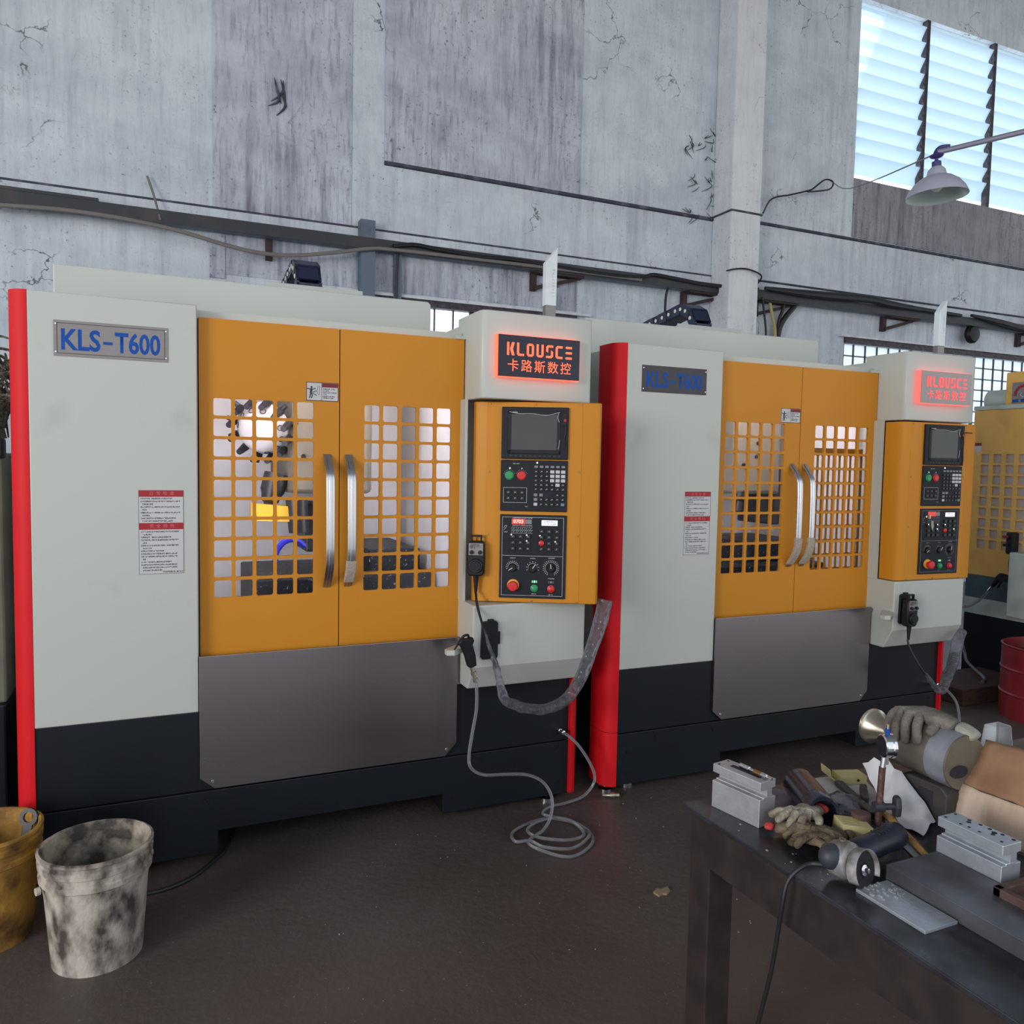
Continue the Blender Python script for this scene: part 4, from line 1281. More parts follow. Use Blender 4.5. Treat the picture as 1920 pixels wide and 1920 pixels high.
    sb = MB().box(1.708, 2.090, y0, y0 + 0.004, 1.960, 2.132).build('sign_board', M['sign_grey' if second else 'sign_black'], P, smooth=0)
    MB().box(1.706, 2.092, y0 + 0.004, y1, 1.958, 2.134).build('sign_light_edge', M['sign_glow2' if second else 'sign_glow'], sb, smooth=0)
    lt = MB()
    latin_logo(lt, 1.749, 2.048, 0.054, y0 - 0.0002, 1.0)
    xs = [v.co.x for v in lt.bm.verts]
    kk = 0.305 / (max(xs) - min(xs))
    for v in lt.bm.verts:
        v.co.x = 1.746 + (v.co.x - min(xs)) * kk
    for i, ch in enumerate('卡路斯数控'):
        lt.text(ch, 1.775 + i * 0.0620, 2.004, 0.054, y0 - 0.0012, 1.0, 0.004)
    lt.build('sign_lettering', M['sign_text2' if second else 'sign_text'], sb, smooth=0)
    # clear blade light on the tower
    bl = MB().prism([(1.990, 2.30), (2.043, 2.30), (2.046, 2.556), (1.990, 2.486)], 'y', -0.045, -0.010)
    be = bl.build('signal_light', M['acrylic'], P, smooth=0, bevel=0.002)
    MB().box(1.992, 2.042, -0.044, -0.011, 2.235, 2.30).build('signal_light_base', M['plate'], be, smooth=0, bevel=0.002)
    mk = MB()
    rr = random.Random(4)
    for i in range(9):
        zz = 2.34 + i * 0.014
        mk.tag(2.022, 2.022 + rr.uniform(0.006, 0.012), zz, zz + rr.uniform(0.004, 0.009), -0.0462)
    mk.build('signal_light_print', M['print'], be, smooth=0, recalc=False)
    # roof parts
    tc = MB().prism([(0.035, 2.165), (1.634, 2.165), (1.634, 2.355), (1.620, 2.369), (0.035, 2.369)], 'y', 0.49, 1.9)
    tc.build('top_cover', M['white'], P, smooth=0, bevel=0.004)
    ty = MB().box(0.92, 1.405, 0.93, 0.942, 2.369, 2.478).box(0.92, 1.405, 0.942, 1.8, 2.369, 2.43)
    ty.build('roof_tray', M['white'], P, smooth=0, bevel=0.002)
    MB().cyl((1.165, 0.932, 2.43), (1.165, 0.92, 2.43), 0.014, 0.010, 10).build('tray_latch', M['plate'], P)
    ch = MB()
    pin = []
    xa, xb = 1.075, 1.200
    path = [(1.75 - 0.075 * i, 2.535 + 0.0095 * i) for i in range(9)]
    cy, cz, cr_ = 1.135, 2.475, 0.135
    path += [(cy - cr_ * math.sin(R(a)), cz + cr_ * math.cos(R(a))) for a in range(10, 181, 34)]
    path += [(1.20 + 0.075 * i, 2.34) for i in range(4)]
    for i in range(len(path) - 1):
        (ya, za), (yb, zb) = path[i], path[i + 1]
        d = Vector((yb - ya, zb - za))
        L_ = d.length
        d.normalize()
        n = Vector((-d.y, d.x)) * 0.034
        e = d * (L_ * 0.08)
        quad = [(ya - e.x + n.x, za - e.y + n.y), (yb + e.x + n.x, zb + e.y + n.y), (yb + e.x - n.x, zb + e.y - n.y), (ya - e.x - n.x, za - e.y - n.y)]
        s_ = 0.003 if i % 2 else 0.0
        ch.prism(quad, 'x', xa - s_, xa + 0.012)
        ch.prism(quad, 'x', xb - 0.012, xb + s_)
        mid_ = Vector(((ya + yb) / 2, (za + zb) / 2))
        ch.prism([(mid_.x + n.x * 1.0 + d.x * L_ * 0.49, mid_.y + n.y + d.y * L_ * 0.49), (mid_.x + n.x - d.x * L_ * 0.49, mid_.y + n.y - d.y * L_ * 0.49),
                  (mid_.x + n.x * 0.7 - d.x * L_ * 0.49, mid_.y + n.y * 0.7 - d.y * L_ * 0.49), (mid_.x + n.x * 0.7 + d.x * L_ * 0.49, mid_.y + n.y * 0.7 + d.y * L_ * 0.49)], 'x', xa, xb)
        ch.prism([(mid_.x - n.x + d.x * L_ * 0.49, mid_.y - n.y + d.y * L_ * 0.49), (mid_.x - n.x - d.x * L_ * 0.49, mid_.y - n.y - d.y * L_ * 0.49),
                  (mid_.x - n.x * 0.7 - d.x * L_ * 0.49, mid_.y - n.y * 0.7 - d.y * L_ * 0.49), (mid_.x - n.x * 0.7 + d.x * L_ * 0.49, mid_.y - n.y * 0.7 + d.y * L_ * 0.49)], 'x', xa, xb)
        pin.append((mid_.x, mid_.y))
    dc = ch.build('drag_chain', M['chain'], P, smooth=0)
    for yp_, zp_ in pin:
        MB().cyl((xa - 0.002, yp_, zp_), (xa - 0.006, yp_, zp_), 0.012, n=12).build('chain_pin', M['chain_pin'], dc, smooth=40)
    # black holder plate, white hook, air fitting
    hp = MB()
    hp.prism([(1.668, 0.916), (1.664, 0.77), (1.672, 0.760), (1.735, 0.760), (1.742, 0.77), (1.742, 0.915), (1.732, 0.924), (1.678, 0.924)], 'y', -0.157, -0.1445)
    hp.box(1.695, 1.722, -0.157, -0.1445, 0.922, 0.932)
    hp.box(1.740, 1.7525, -0.157, -0.1445, 0.822, 0.876)
    hp.build('pendant_holder', M['black'], P, smooth=0, bevel=0.002)
    gh = MB().prism([(1.490, -0.215), (1.520, -0.225), (1.62, -0.150), (1.64, -0.10), (1.64, -0.06), (1.49, -0.185)], 'z', 0.805, 0.828)
    gh.build('gun_hook', M['white'], P, smooth=0, bevel=0.003)
    MB().lathe([(0.010, 0), (0.010, 0.02), (0.007, 0.022), (0.007, 0.04), (0.011, 0.042), (0.011, 0.052), (0.006, 0.054)], (2.129, 0.004, 0.35), (0, -1, 0), 14).build('air_outlet', M['chrome'], P, smooth=40)
    # inside the working space
    if not second:
        hx0, hx1, hy0 = 0.955, 1.360, 0.46
    else:
        hx0, hx1, hy0 = 1.04, 1.42, 0.50
    hb = MB().prism([(hx0, hy0 + 0.12), (hx0 + 0.03, hy0 + 0.03), (hx0 + 0.12, hy0), (hx1 - 0.06, hy0), (hx1 - 0.02, hy0 + 0.02), (hx1, hy0 + 0.08), (hx1, 1.2), (hx0, 1.2)], 'z', 1.44, 2.05)
    h = hb.build('spindle_head', M['cast_grey'], P, smooth=40, bevel=0.02)
    hs = MB()
    for dx, z in ((0.17, 1.74), (0.16, 1.66), (0.07, 1.61)):
        hs.cyl((hx0 + dx, hy0 + 0.002, z), (hx0 + dx, hy0 - 0.008, z), 0.012, 0.010, 12)
    hs.build('head_bolts', M['tool_dark'], h, smooth=40)
    cx = hx0 - 0.105 if not second else hx0 + 0.10
    dcx = Vector((cx, 0.56, 1.725))
    dax = Vector((-0.45, -0.75, -0.35)).normalized()
    if not second:
        td = MB().lathe([(0.015, 0.06), (0.06, 0.058), (0.085, 0.042), (0.122, -0.015), (0.125, -0.04), (0.0, -0.04)], dcx, dax, 36)
        tdo = td.build('tool_disc', M['disc'], P, smooth=40)
        u = dax.cross(Vector((0, 0, 1))).normalized()
        v = dax.cross(u)
        gp = MB()
        for k in range(12):
            a = 2 * PI * k / 12 + 0.2
            q = u * math.cos(a) + v * math.sin(a)
            c0 = dcx + q * 0.132 - dax * 0.02
            gp.cyl(c0, c0 + dax * 0.07, 0.020, 0.014, 10)
            gp.cyl(c0 - dax * 0.0, c0 + q * 0.04, 0.014, 0.010, 8)
        gp.build('tool_holders', M['tool_dark'], tdo, smooth=40)
        rg = MB()
        for k in range(12):
            a = 2 * PI * k / 12 + 0.2
            q = u * math.cos(a) + v * math.sin(a)
            c0 = dcx + q * 0.103 + dax * 0.018
            rg.lathe([(0.014, 0.0), (0.014, 0.002), (0.011, 0.002), (0.011, 0.0)], c0, (q * 0.8 + dax * 0.6), 14, close=False)
        rg.build('pocket_marks', M['tool_dark'], tdo, smooth=40)
    sn = MB().lathe([(0.055, 0.10), (0.055, 0.02), (0.045, 0.0), (0.040, -0.03), (0.025, -0.04), (0.020, -0.10), (0.0, -0.10)], (hx0 - 0.06 if not second else hx0 + 0.10, 0.56, 1.43), (0.25, 0.1, 1), 20)
    sn.build('spindle_nose', M['tool_dark'], P, smooth=40)
    if not second:
        MB().prism([(0.80, 1.395), (0.80, 1.318), (0.98, 1.310), (0.98, 1.38)], 'y', 0.48, 0.56).build('yellow_guard', M['bright_yellow'], P, smooth=0)
        MB().cyl((1.0, 0.50, 1.42), (1.01, 0.50, 1.26), 0.05, 0.045, 18).build('motor_body', M['tool_dark'], P)
        MB().box(1.05, 1.20, 0.55, 0.9, 1.16, 1.385).build('column_block', M['tool_dark'], P, smooth=0, bevel=0.01)
        hs2 = MB().tube([(0.90, 0.46, 1.13), (0.905, 0.45, 1.18), (0.94, 0.44, 1.225), (0.99, 0.45, 1.23), (1.03, 0.47, 1.20)], 0.014, 8, 6)
        hs2.build('coolant_hose', M['hose_blue'], P)
        wt = MB().box(0.80, 1.62, 0.35, 1.0, 0.80, 1.07).box(1.34, 1.60, 0.5, 1.1, 0.98, 1.17)
    else:
        MB().box(1.40, 1.45, 0.56, 0.9, 1.25, 1.6).build('column_block', M['tool_dark'], P, smooth=0, bevel=0.01)
        wt = MB().box(0.60, 1.62, 0.35, 1.0, 0.80, 1.04).box(1.12, 1.60, 0.45, 1.0, 1.04, 1.16)
    wt.build('work_table', M['wet_dark'], P, smooth=0, bevel=0.01)
    MB().box(0.70, 1.50, 0.12, 0.15, 2.085, 2.115).build('work_lamp', M['work_lamp'], P, smooth=0)
    MB().box(0.566, 0.586, 0.085, 0.10, 0.95, 2.0).build('fill_strip', M['fill_strip'], P, smooth=0)  # added strips hidden behind the door margins to brighten the enclosure
    if not second:
        MB().box(1.612, 1.632, 0.085, 0.10, 0.95, 2.0).build('fill_strip', M['fill_strip'], P, smooth=0)
    for xa_, xb_ in ((0.5525, 0.566), (1.088, 1.112), (1.636, 1.648)):
        MB().box(xa_, xb_, 0.062, 0.084, 0.81, 2.131).build('leak_blocker', M['black'], P, smooth=0)  # unseen black strips added to stop lamp light leaking past the doors


m1 = thing('machining_center', 'left yellow and white CNC machine with the dark lit sign on its tower', 'cnc machine', (0, 0, 0))
make_machine(m1, False)
m2 = thing('machining_center', 'right yellow and white CNC machine with the grey lit sign on its tower', 'cnc machine', (2.43751269, -0.02157934, 0), -0.01371)
make_machine(m2, True)

# ------------------------------------------------------------------ pendants, air guns and hoses on the machines
M2M = Matrix.Translation(Vector((2.43751269, -0.02157934, 0))) @ Matrix.Rotation(-0.01371, 4, 'Z')


def pendant(label, loc, rz, tilt=0.0):
    """hand-wheel pendant, hanging upright, face towards -y of its own frame; origin at the bottom of the body"""
    t = thing('handwheel_pendant', label, 'control pendant', loc, rz)
    b = MB().prism([(-0.036, 0.012), (-0.026, 0.0), (0.026, 0.0), (0.036, 0.012), (0.038, 0.07), (0.036, 0.135), (0.028, 0.15), (-0.028, 0.15), (-0.036, 0.135), (-0.038, 0.07)], 'y', -0.055, -0.012)
    b.build('pendant_body', M['black'], t, smooth=30, bevel=0.006)
    h = MB()
    h.box(-0.024, -0.017, -0.042, -0.026, 0.148, 0.175).box(0.017, 0.024, -0.042, -0.026, 0.148, 0.175).box(-0.024, 0.024, -0.042, -0.026, 0.168, 0.176)
    h.build('hanging_loop', M['black'], t, smooth=0, bevel=0.002)
    MB().box(-0.031, 0.031, -0.0575, -0.0545, 0.090, 0.142).build('face_plate', M['plate'], t, smooth=0, bevel=0.001)
    for x in (-0.018, 0.018):
        MB().lathe([(0.009, 0), (0.008, 0.012), (0, 0.013)], (x, -0.057, 0.103), (0, -1, 0), 16).build('selector_knob', M['black'], t, smooth=40)
    gp = MB()
    glyph_lines(gp, -0.026, 0.026, [0.135, 0.128, 0.121], 0.006, -0.058, random.Random(2), None, [0.8, 0.9, 0.6])
    gp.build('plate_print', M['ink'], t, smooth=0, recalc=False)
    w = MB().lathe([(0.031, 0), (0.031, 0.008), (0.027, 0.012), (0.024, 0.012), (0.022, 0.018), (0.0, 0.018)], (0, -0.055, 0.045), (0, -1, 0), 32).build('hand_wheel', M['black'], t, smooth=40)
    tk = MB()
    for k in range(24):
        a = 2 * PI * k / 24
        tk.stroke([(0.0245 * math.cos(a), 0.045 + 0.0245 * math.sin(a)), (0.0275 * math.cos(a), 0.045 + 0.0275 * math.sin(a))], 0.0013, -0.0675)
    tk.build('wheel_scale', M['print_dim'], w, smooth=0, recalc=False)
    MB().tube([(0, -0.034, 0.004), (0, -0.034, -0.02), (0, -0.034, -0.075)], [0.014, 0.011, 0.006], 10, 6).build('strain_relief', M['black'], t)
    return t


def ripple_tube(pts, r, n, sub, seed, amp):
    """crinkled clear film drawn around a cable"""
    mb = MB()
    mb.tube(pts, r, n, sub)
    rr = random.Random(seed)
    for v in mb.bm.verts:
        k = mnoise.noise(v.co * 38 + Vector((seed, 0, 0))) * amp
        v.co += Vector((rr.uniform(-1, 1), rr.uniform(-1, 1), rr.uniform(-1, 1))) * amp * 0.10 + Vector((k, k * 0.6, k * 0.5))
    return mb


def cable_set(label_root, core, core_r, wrap_pts, wrap_r, seed, film_m='wrap'):
    t = thing('pendant_cable', label_root, 'cable', core[0])
    MB().tube(core, core_r, 8, 6).build('cable', M['cable'], t, world=True)
    ripple_tube(wrap_pts, wrap_r, 14, 9, seed, 0.006).build('clear_film', M[film_m], t, world=True, smooth=60)
    # coils of the cord seen through the film
    co = MB()
    pts = []
    P = [Vector(p) for p in wrap_pts]
    for i in range(4, len(P) - 4):
        for k in range(14):
            q = P[i].lerp(P[i + 1], k / 14)
            a = k * 2 * PI / 3.5
            d = (P[i + 1] - P[i]).normalized()
            u = d.cross(Vector((0, 1, 0))).normalized()
            v = d.cross(u)
            pts.append(q + (u * math.cos(a) + v * math.sin(a)) * wrap_r[i] * 0.55)
    co.tube(pts, 0.004, 6, 2)
    co.build('coiled_cord', M['cable'], t, world=True)
    return t


# pendant hanging by its magnet at the left edge of the left operator box
c27, s27 = math.cos(R(-27.4)), math.sin(R(-27.4))


def on_box(u, y, z):
    return Vector((1.655 + u * c27 - y * s27, -0.047 + u * s27 + y * c27, z))


pl = on_box(0.025, 0.006, 1.112)
pendant('black handwheel pendant hanging on the swivelled box of the left machine', tuple(pl), R(-27.4))
w0 = on_box(0.025, -0.028, 1.045)
cable_set('black pendant cable in clear film looping under the tower of the left machine',
          [w0, (1.650, -0.135, 1.00), (1.648, -0.19, 0.94), (1.650, -0.24, 0.89), (1.667, -0.26, 0.82), (1.69, -0.26, 0.75)], 0.0055,
          [(1.650, -0.245, 0.89), (1.668, -0.26, 0.815), (1.692, -0.26, 0.75), (1.713, -0.26, 0.67), (1.735, -0.26, 0.61), (1.79, -0.26, 0.578), (1.877, -0.26, 0.552), (1.953, -0.26, 0.553), (2.03, -0.26, 0.585), (2.095, -0.26, 0.672), (2.135, -0.26, 0.77), (2.185, -0.255, 0.90), (2.212, -0.25, 1.005)],
          [0.006, 0.008, 0.013, 0.017, 0.021, 0.023, 0.023, 0.023, 0.026, 0.027, 0.028, 0.032, 0.034], 3)
# pendant standing in the black holder of the right machine
pendant('black handwheel pendant sitting in the holder below the right operator box', tuple(M2M @ Vector((1.705, -0.152, 0.752))), -0.0137)
q = [M2M @ Vector(p) for p in ((1.700, -0.186, 0.68), (1.700, -0.20, 0.64), (1.737, -0.24, 0.54), (1.802, -0.25, 0.47), (1.86, -0.25, 0.415), (1.88, -0.25, 0.397))]
wq = [M2M @ Vector(p) for p in ((1.770, -0.25, 0.505), (1.802, -0.25, 0.468), (1.84, -0.25, 0.43), (1.88, -0.25, 0.397), (1.905, -0.25, 0.40), (1.937, -0.25, 0.465), (1.98, -0.24, 0.51), (2.022, -0.22, 0.545), (2.045, -0.21, 0.59), (2.07, -0.20, 0.62), (2.11, -0.18, 0.66), (2.153, -0.17, 0.69))]
cable_set('black pendant cable in bunched clear film hanging below the right machine', q, 0.0055, wq, [0.006, 0.012, 0.016, 0.020, 0.026, 0.029, 0.026, 0.030, 0.026, 0.032, 0.028, 0.022], 9)

# air gun on the hook of the left machine and its clear hose
t = thing('air_gun', 'black air blow gun hanging on the hook of the left machine', 'air gun', (1.60, -0.22, 0.72))
g = MB()
g.prism([(1.548, 0.875), (1.535, 0.855), (1.550, 0.835), (1.565, 0.80), (1.578, 0.755), (1.590, 0.748), (1.617, 0.757), (1.612, 0.80), (1.598, 0.845), (1.605, 0.862), (1.598, 0.878), (1.578, 0.874)], 'y', -0.232, -0.208)
g.build('gun_body', M['black'], t, world=True, smooth=30, bevel=0.005)
MB().tube([(1.553, -0.22, 0.872), (1.557, -0.225, 0.884), (1.575, -0.225, 0.888), (1.583, -0.22, 0.874)], 0.0055, 8, 5).build('gun_trigger', M['black'], t, world=True)
MB().cyl((1.545, -0.22, 0.865), (1.520, -0.22, 0.83), 0.006, 0.003, 8).build('gun_nozzle', M['black'], t, world=True)
MB().lathe([(0.009, 0), (0.009, 0.02), (0.012, 0.022), (0.012, 0.034), (0.008, 0.036), (0.008, 0.05), (0.011, 0.052), (0.011, 0.066), (0.006, 0.068)], (1.598, -0.22, 0.751), (0.32, 0, -1), 14).build('hose_coupling', M['cone'], t, world=True, smooth=40)
hp = [(1.620, -0.22, 0.685), (1.622, -0.22, 0.575), (1.604, -0.22, 0.465), (1.592, -0.22, 0.376), (1.602, -0.22, 0.322), (1.66, -0.22, 0.284), (1.762, -0.22, 0.271), (1.862, -0.225, 0.256), (1.935, -0.235, 0.215), (1.965, -0.26, 0.150), (1.945, -0.29, 0.085), (1.900, -0.31, 0.040), (1.822, -0.327, 0.010),
      (1.860, -0.44, 0.010), (1.930, -0.503, 0.010), (2.03, -0.468, 0.010), (2.10, -0.385, 0.010), (2.095, -0.25, 0.010), (2.015, -0.168, 0.012), (1.915, -0.165, 0.012), (1.80, -0.22, 0.010), (1.775, -0.30, 0.010), (1.83, -0.33, 0.016), (1.86, -0.41, 0.02), (1.96, -0.46, 0.02), (2.07, -0.40, 0.020), (2.10, -0.33, 0.020), (2.05, -0.20, 0.022), (1.94, -0.19, 0.022), (1.86, -0.24, 0.018), (1.87, -0.33, 0.024), (1.97, -0.40, 0.026), (2.06, -0.38, 0.026), (2.07, -0.25, 0.026), (2.0, -0.15, 0.02), (2.00, -0.11, 0.02),
      (2.06, -0.07, 0.02), (2.15, -0.06, 0.02), (2.235, -0.07, 0.045), (2.285, -0.075, 0.11), (2.270, -0.07, 0.18), (2.215, -0.06, 0.27), (2.165, -0.05, 0.325), (2.130, -0.05, 0.35)]
tag(MB().tube(hp, 0.0068, 10, 7).build('air_hose', M['clear'], origin=(1.95, -0.3, 0.0)), 'clear plastic air hose coiled on the floor before the left machine', 'hose')
# right machine hose
hq = [M2M @ Vector(p) for p in ((2.129, -0.05, 0.345), (2.150, -0.10, 0.325), (2.170, -0.14, 0.27), (2.160, -0.17, 0.20), (2.12, -0.21, 0.12), (2.06, -0.3, 0.03), (1.98, -0.42, 0.010), (1.80, -0.5, 0.010))]
tag(MB().tube(hq, 0.0068, 10, 6).build('air_hose', M['clear'], origin=tuple(hq[-1])), 'clear plastic air hose curving down at the right end of the right machine', 'hose')

# ------------------------------------------------------------------ the third machine at the right edge
t = thing('machining_center', 'older yellow machine side-on at the right edge with a gear emblem plate', 'cnc machine', (6.2, 0.3, 0))
m3 = MB()
m3.box(6.20, 7.7, -0.9, 0.955, 0.02, 0.498)
m3.build('machine_base', M['base'], t, world=True, smooth=0, bevel=0.004)
MB().box(6.195, 7.7, -0.9, 0.957, 0.498, 0.622).build('white_band', M['white_old'], t, world=True, smooth=0)
MB().box(6.20, 7.7, -0.9, 0.955, 0.622, 0.798).build('slate_band', M['slate_old'], t, world=True, smooth=0)
mc = MB()
mc.box(6.26, 7.7, 0.90, 0.955, 0.798, 2.065).box(6.26, 7.7, -0.9, -0.85, 0.798, 2.065).box(7.6, 7.7, -0.9, 0.955, 0.798, 2.065).box(6.26, 7.7, -0.9, 0.955, 2.03, 2.065)
mc.build('machine_cabinet', M['white_old'], t, world=True, smooth=0)
dm = perforated(MB(), -0.955, -0.02, 0.80, 2.062, 0.0, 0.012, [-0.884 + 0.0325 + 0.0975 * i for i in range(8)], [1.009 + 0.0325 + 0.0818 * j for j in range(9)], 0.066, 0.066)
for v in dm.bm.verts:
    v.co = Vector((6.2 + v.co.y, -v.co.x, v.co.z))
d3 = dm.build('door', M['yellow_old'], t, world=True, smooth=0)
MB().box(6.216, 6.222, 0.06, 0.92, 0.97, 1.78).build('door_glass', M['lit_pane'], d3, world=True, smooth=0)
MB().box(6.19, 6.26, -0.02, 0.955, 2.064, 2.095).build('top_rail', M['white_old'], t, world=True, smooth=0)
MB().box(6.1985, 6.20, 0.885, 0.945, 1.744, 1.792).build('door_label', M['paper_label'], d3, world=True, smooth=0)
MB().box(6.198, 6.20, 0.885, 0.945, 1.792, 1.815).build('door_label_header', M['label_red_dark'], d3, world=True, smooth=0)
MB().box(6.24, 6.9, -0.75, 0.747, 2.095, 2.338).build('sign_box', M['yellow_old'], t, world=True, smooth=0, bevel=0.01)
pl3 = MB().box(6.232, 6.24, -0.1, 0.690, 2.105, 2.258).build('emblem_plate', M['plate'], t, world=True, smooth=0)
em = MB()
for k in range(7):
    a = R(178 - k * 17)
    yc, zc = 0.600, 2.165
    c = Vector((6.230, yc - 0.066 * math.cos(a), zc + 0.066 * math.sin(a)))
    em.box(-0.002, 0.0, -0.008, 0.008, -0.010, 0.010, Matrix.Translation(c) @ Matrix.Rotation(a - PI / 2, 4, 'X'))
em.build('gear_emblem', M['label_red'], pl3, world=True, smooth=0)
sc3 = MB()
for y_ in (0.595, 0.56, 0.53, 0.50):
    sc3.tube([(6.230, y_ + 0.018, 2.185), (6.230, y_ + 0.028, 2.165), (6.230, y_ + 0.012, 2.150), (6.230, y_ - 0.006, 2.165)], 0.003, 5, 4)
sc3.build('script_letters', M['print'], pl3, world=True)
bl3 = MB()
for i in range(5):
    bl3.box(6.229, 6.232, 0.640 - i * 0.062, 0.682 - i * 0.062, 2.112, 2.134)
bl3.build('blue_letters', M['blue_ink'], pl3, world=True, smooth=0)
MB().cyl((6.36, -0.5, 2.14), (6.36, 0.94, 2.14), 0.085, n=28).build('roll_cover', M['white_old'], t, world=True)
MB().box(6.02, 6.2, -0.8, 0.50, 0.55, 1.02).build('control_pod', M['white_old'], t, world=True, smooth=0, bevel=0.01)
pd = thing('handwheel_pendant', 'dark pendant with red knobs hanging at the right edge of the photo', 'control pendant', (6.10, 0.50, 1.02))
MB().box(6.06, 6.13, 0.50, 0.56, 1.00, 1.16).build('pendant_body', M['black'], pd, world=True, smooth=0, bevel=0.012)
MB().box(6.045, 6.06, 0.535, 0.575, 1.115, 1.135).build('upper_knob', M['label_red_dark'], pd, world=True, smooth=0, bevel=0.004)
MB().box(6.045, 6.06, 0.53, 0.57, 1.055, 1.075).build('lower_knob', M['black'], pd, world=True, smooth=0, bevel=0.004)
MB().tube([(6.095, 0.53, 1.005), (6.09, 0.54, 0.93), (6.07, 0.52, 0.86), (6.06, 0.50, 0.76)], [0.014, 0.008, 0.008, 0.008], 8, 5).build('pendant_cord', M['cable'], pd, world=True)
ag = thing('air_gun', 'black air gun lying against the yellow machine at the right edge', 'air gun', (6.15, 0.62, 0.74))
g = MB()
g.prism([(0.56, 0.815), (0.60, 0.84), (0.64, 0.845), (0.665, 0.82), (0.69, 0.775), (0.71, 0.74), (0.695, 0.725), (0.67, 0.755), (0.645, 0.785), (0.60, 0.785), (0.56, 0.79)], 'x', 6.13, 6.165)
g.build('gun_body', M['black'], ag, world=True, smooth=0, bevel=0.006)
MB().tube([(6.147, 0.63, 0.78), (6.147, 0.645, 0.755), (6.147, 0.66, 0.73)], 0.008, 8, 4).build('gun_trigger', M['black'], ag, world=True)
MB().cyl((6.147, 0.698, 0.738), (6.147, 0.725, 0.70), 0.011, n=12).build('hose_coupling', M['chrome'], ag, world=True)
tag(MB().tube([(6.147, 0.725, 0.70), (6.147, 0.79, 0.62), (6.147, 0.88, 0.555), (6.10, 0.95, 0.52), (6.06, 0.93, 0.42), (6.05, 0.86, 0.30), (6.02, 0.80, 0.22), (5.95, 0.72, 0.17), (5.82, 0.5, 0.125), (5.7, 0.42, 0.125)], 0.011, 8, 6).build('air_hose', M['clear'], origin=(6.1, 0.8, 0.1)), 'clear air hose hanging from the gun on the older yellow machine', 'hose')
# red drum, wrapped tube standing in it, timber
dr = thing('steel_drum', 'dark red steel drum standing behind the cardboard at right', 'drum', (5.72, -0.03, 0))
MB().lathe([(0.285, 0), (0.285, 0.15), (0.292, 0.16), (0.285, 0.17), (0.285, 0.31), (0.292, 0.32), (0.285, 0.33), (0.285, 0.46), (0.291, 0.47), (0.280, 0.475), (0.274, 0.46), (0.274, 0.02), (0, 0.02)], (5.72, -0.03, 0), (0, 0, 1), 48, close=False).build('drum_body', M['drum'], dr, world=True, smooth=30)
MB().lathe([(0.274, 0.40), (0, 0.40)], (5.72, -0.03, 0), (0, 0, 1), 32, close=False).build('drum_fill', M['tail_dark'], dr, world=True)
wt = thing('wrapped_tube', 'tall grey-brown plastic-wrapped tube standing in the red drum', 'tube', (5.66, 0.06, 0.40))
MB().tube([(5.66, 0.06, 0.40), (5.67, 0.06, 0.60), (5.70, 0.05, 0.80), (5.73, 0.05, 0.92)], [0.042, 0.04, 0.036, 0.02], 12, 5).build('tube_body', M['conduit'], wt, world=True)
tag(MB().box(5.40, 6.12, 0.34, 0.75, 0.0, 0.115).build('timber_block', M['wood_block'], origin=(5.7, 0.5, 0), smooth=0, bevel=0.008), 'reddish dark timber block on the floor beside the red drum', 'timber')

# ------------------------------------------------------------------ sliver of an old machine at the left edge
t = thing('old_machine', 'grey-green old machine half hidden at the left edge', 'machine', (-0.7, 0.9, 0))
ob = MB().box(-1.4, -0.135, 0.36, 1.5, 0.62, 1.60)
ob.build('machine_cabinet', M['green_old'], t, world=True, smooth=0, bevel=0.01)
MB().box(-1.4, -0.135, 0.34, 1.5, 0.02, 0.62).build('machine_base', M['base'], t, world=True, smooth=0, bevel=0.01)
MB().box(-0.9, -0.125, 0.335, 0.40, 1.58, 1.66).build('top_lip', M['black'], t, world=True, smooth=0, bevel=0.01)
sw = MB().sphere((-0.42, 0.62, 1.80), 0.26, 24, (1.1, 0.8, 1.1))
for v in sw.bm.verts:
    v.co += (v.co - Vector((-0.42, 0.62, 1.80))).normalized() * (mnoise.noise(v.co * 5) * 0.09 + mnoise.noise(v.co * 20) * 0.04)
    v.co.z = max(v.co.z, 1.662)
rs = random.Random(17)
for k in range(230):
    a, b = rs.uniform(0, 2 * PI), rs.uniform(0.0, 1.25)
    d = Vector((math.cos(a) * math.cos(b) * 1.1, math.sin(a) * math.cos(b) * 0.8, math.sin(b) * 1.1))
    p = Vector((-0.42, 0.62, 1.80)) + d * 0.255
    t1 = Vector((rs.uniform(-1, 1), rs.uniform(-1, 1), rs.uniform(-1.3, 0.5))).normalized()
    q = [p + t1 * -0.07, p + d * 0.035, p + t1 * 0.08 + d * 0.015, p + t1 * 0.15 - Vector((0, 0, 0.03))]
    for v in q:
        v.z = max(v.z, 1.668)
    sw.tube(q, [0.004, 0.006, 0.006, 0.003], 5, 3)
tag(sw.build('swarf_bundle', M['bristle'], origin=(-0.42, 0.62, 1.66), smooth=60), 'matted brown bundle of strands on the old machine at the left edge', 'bundle')

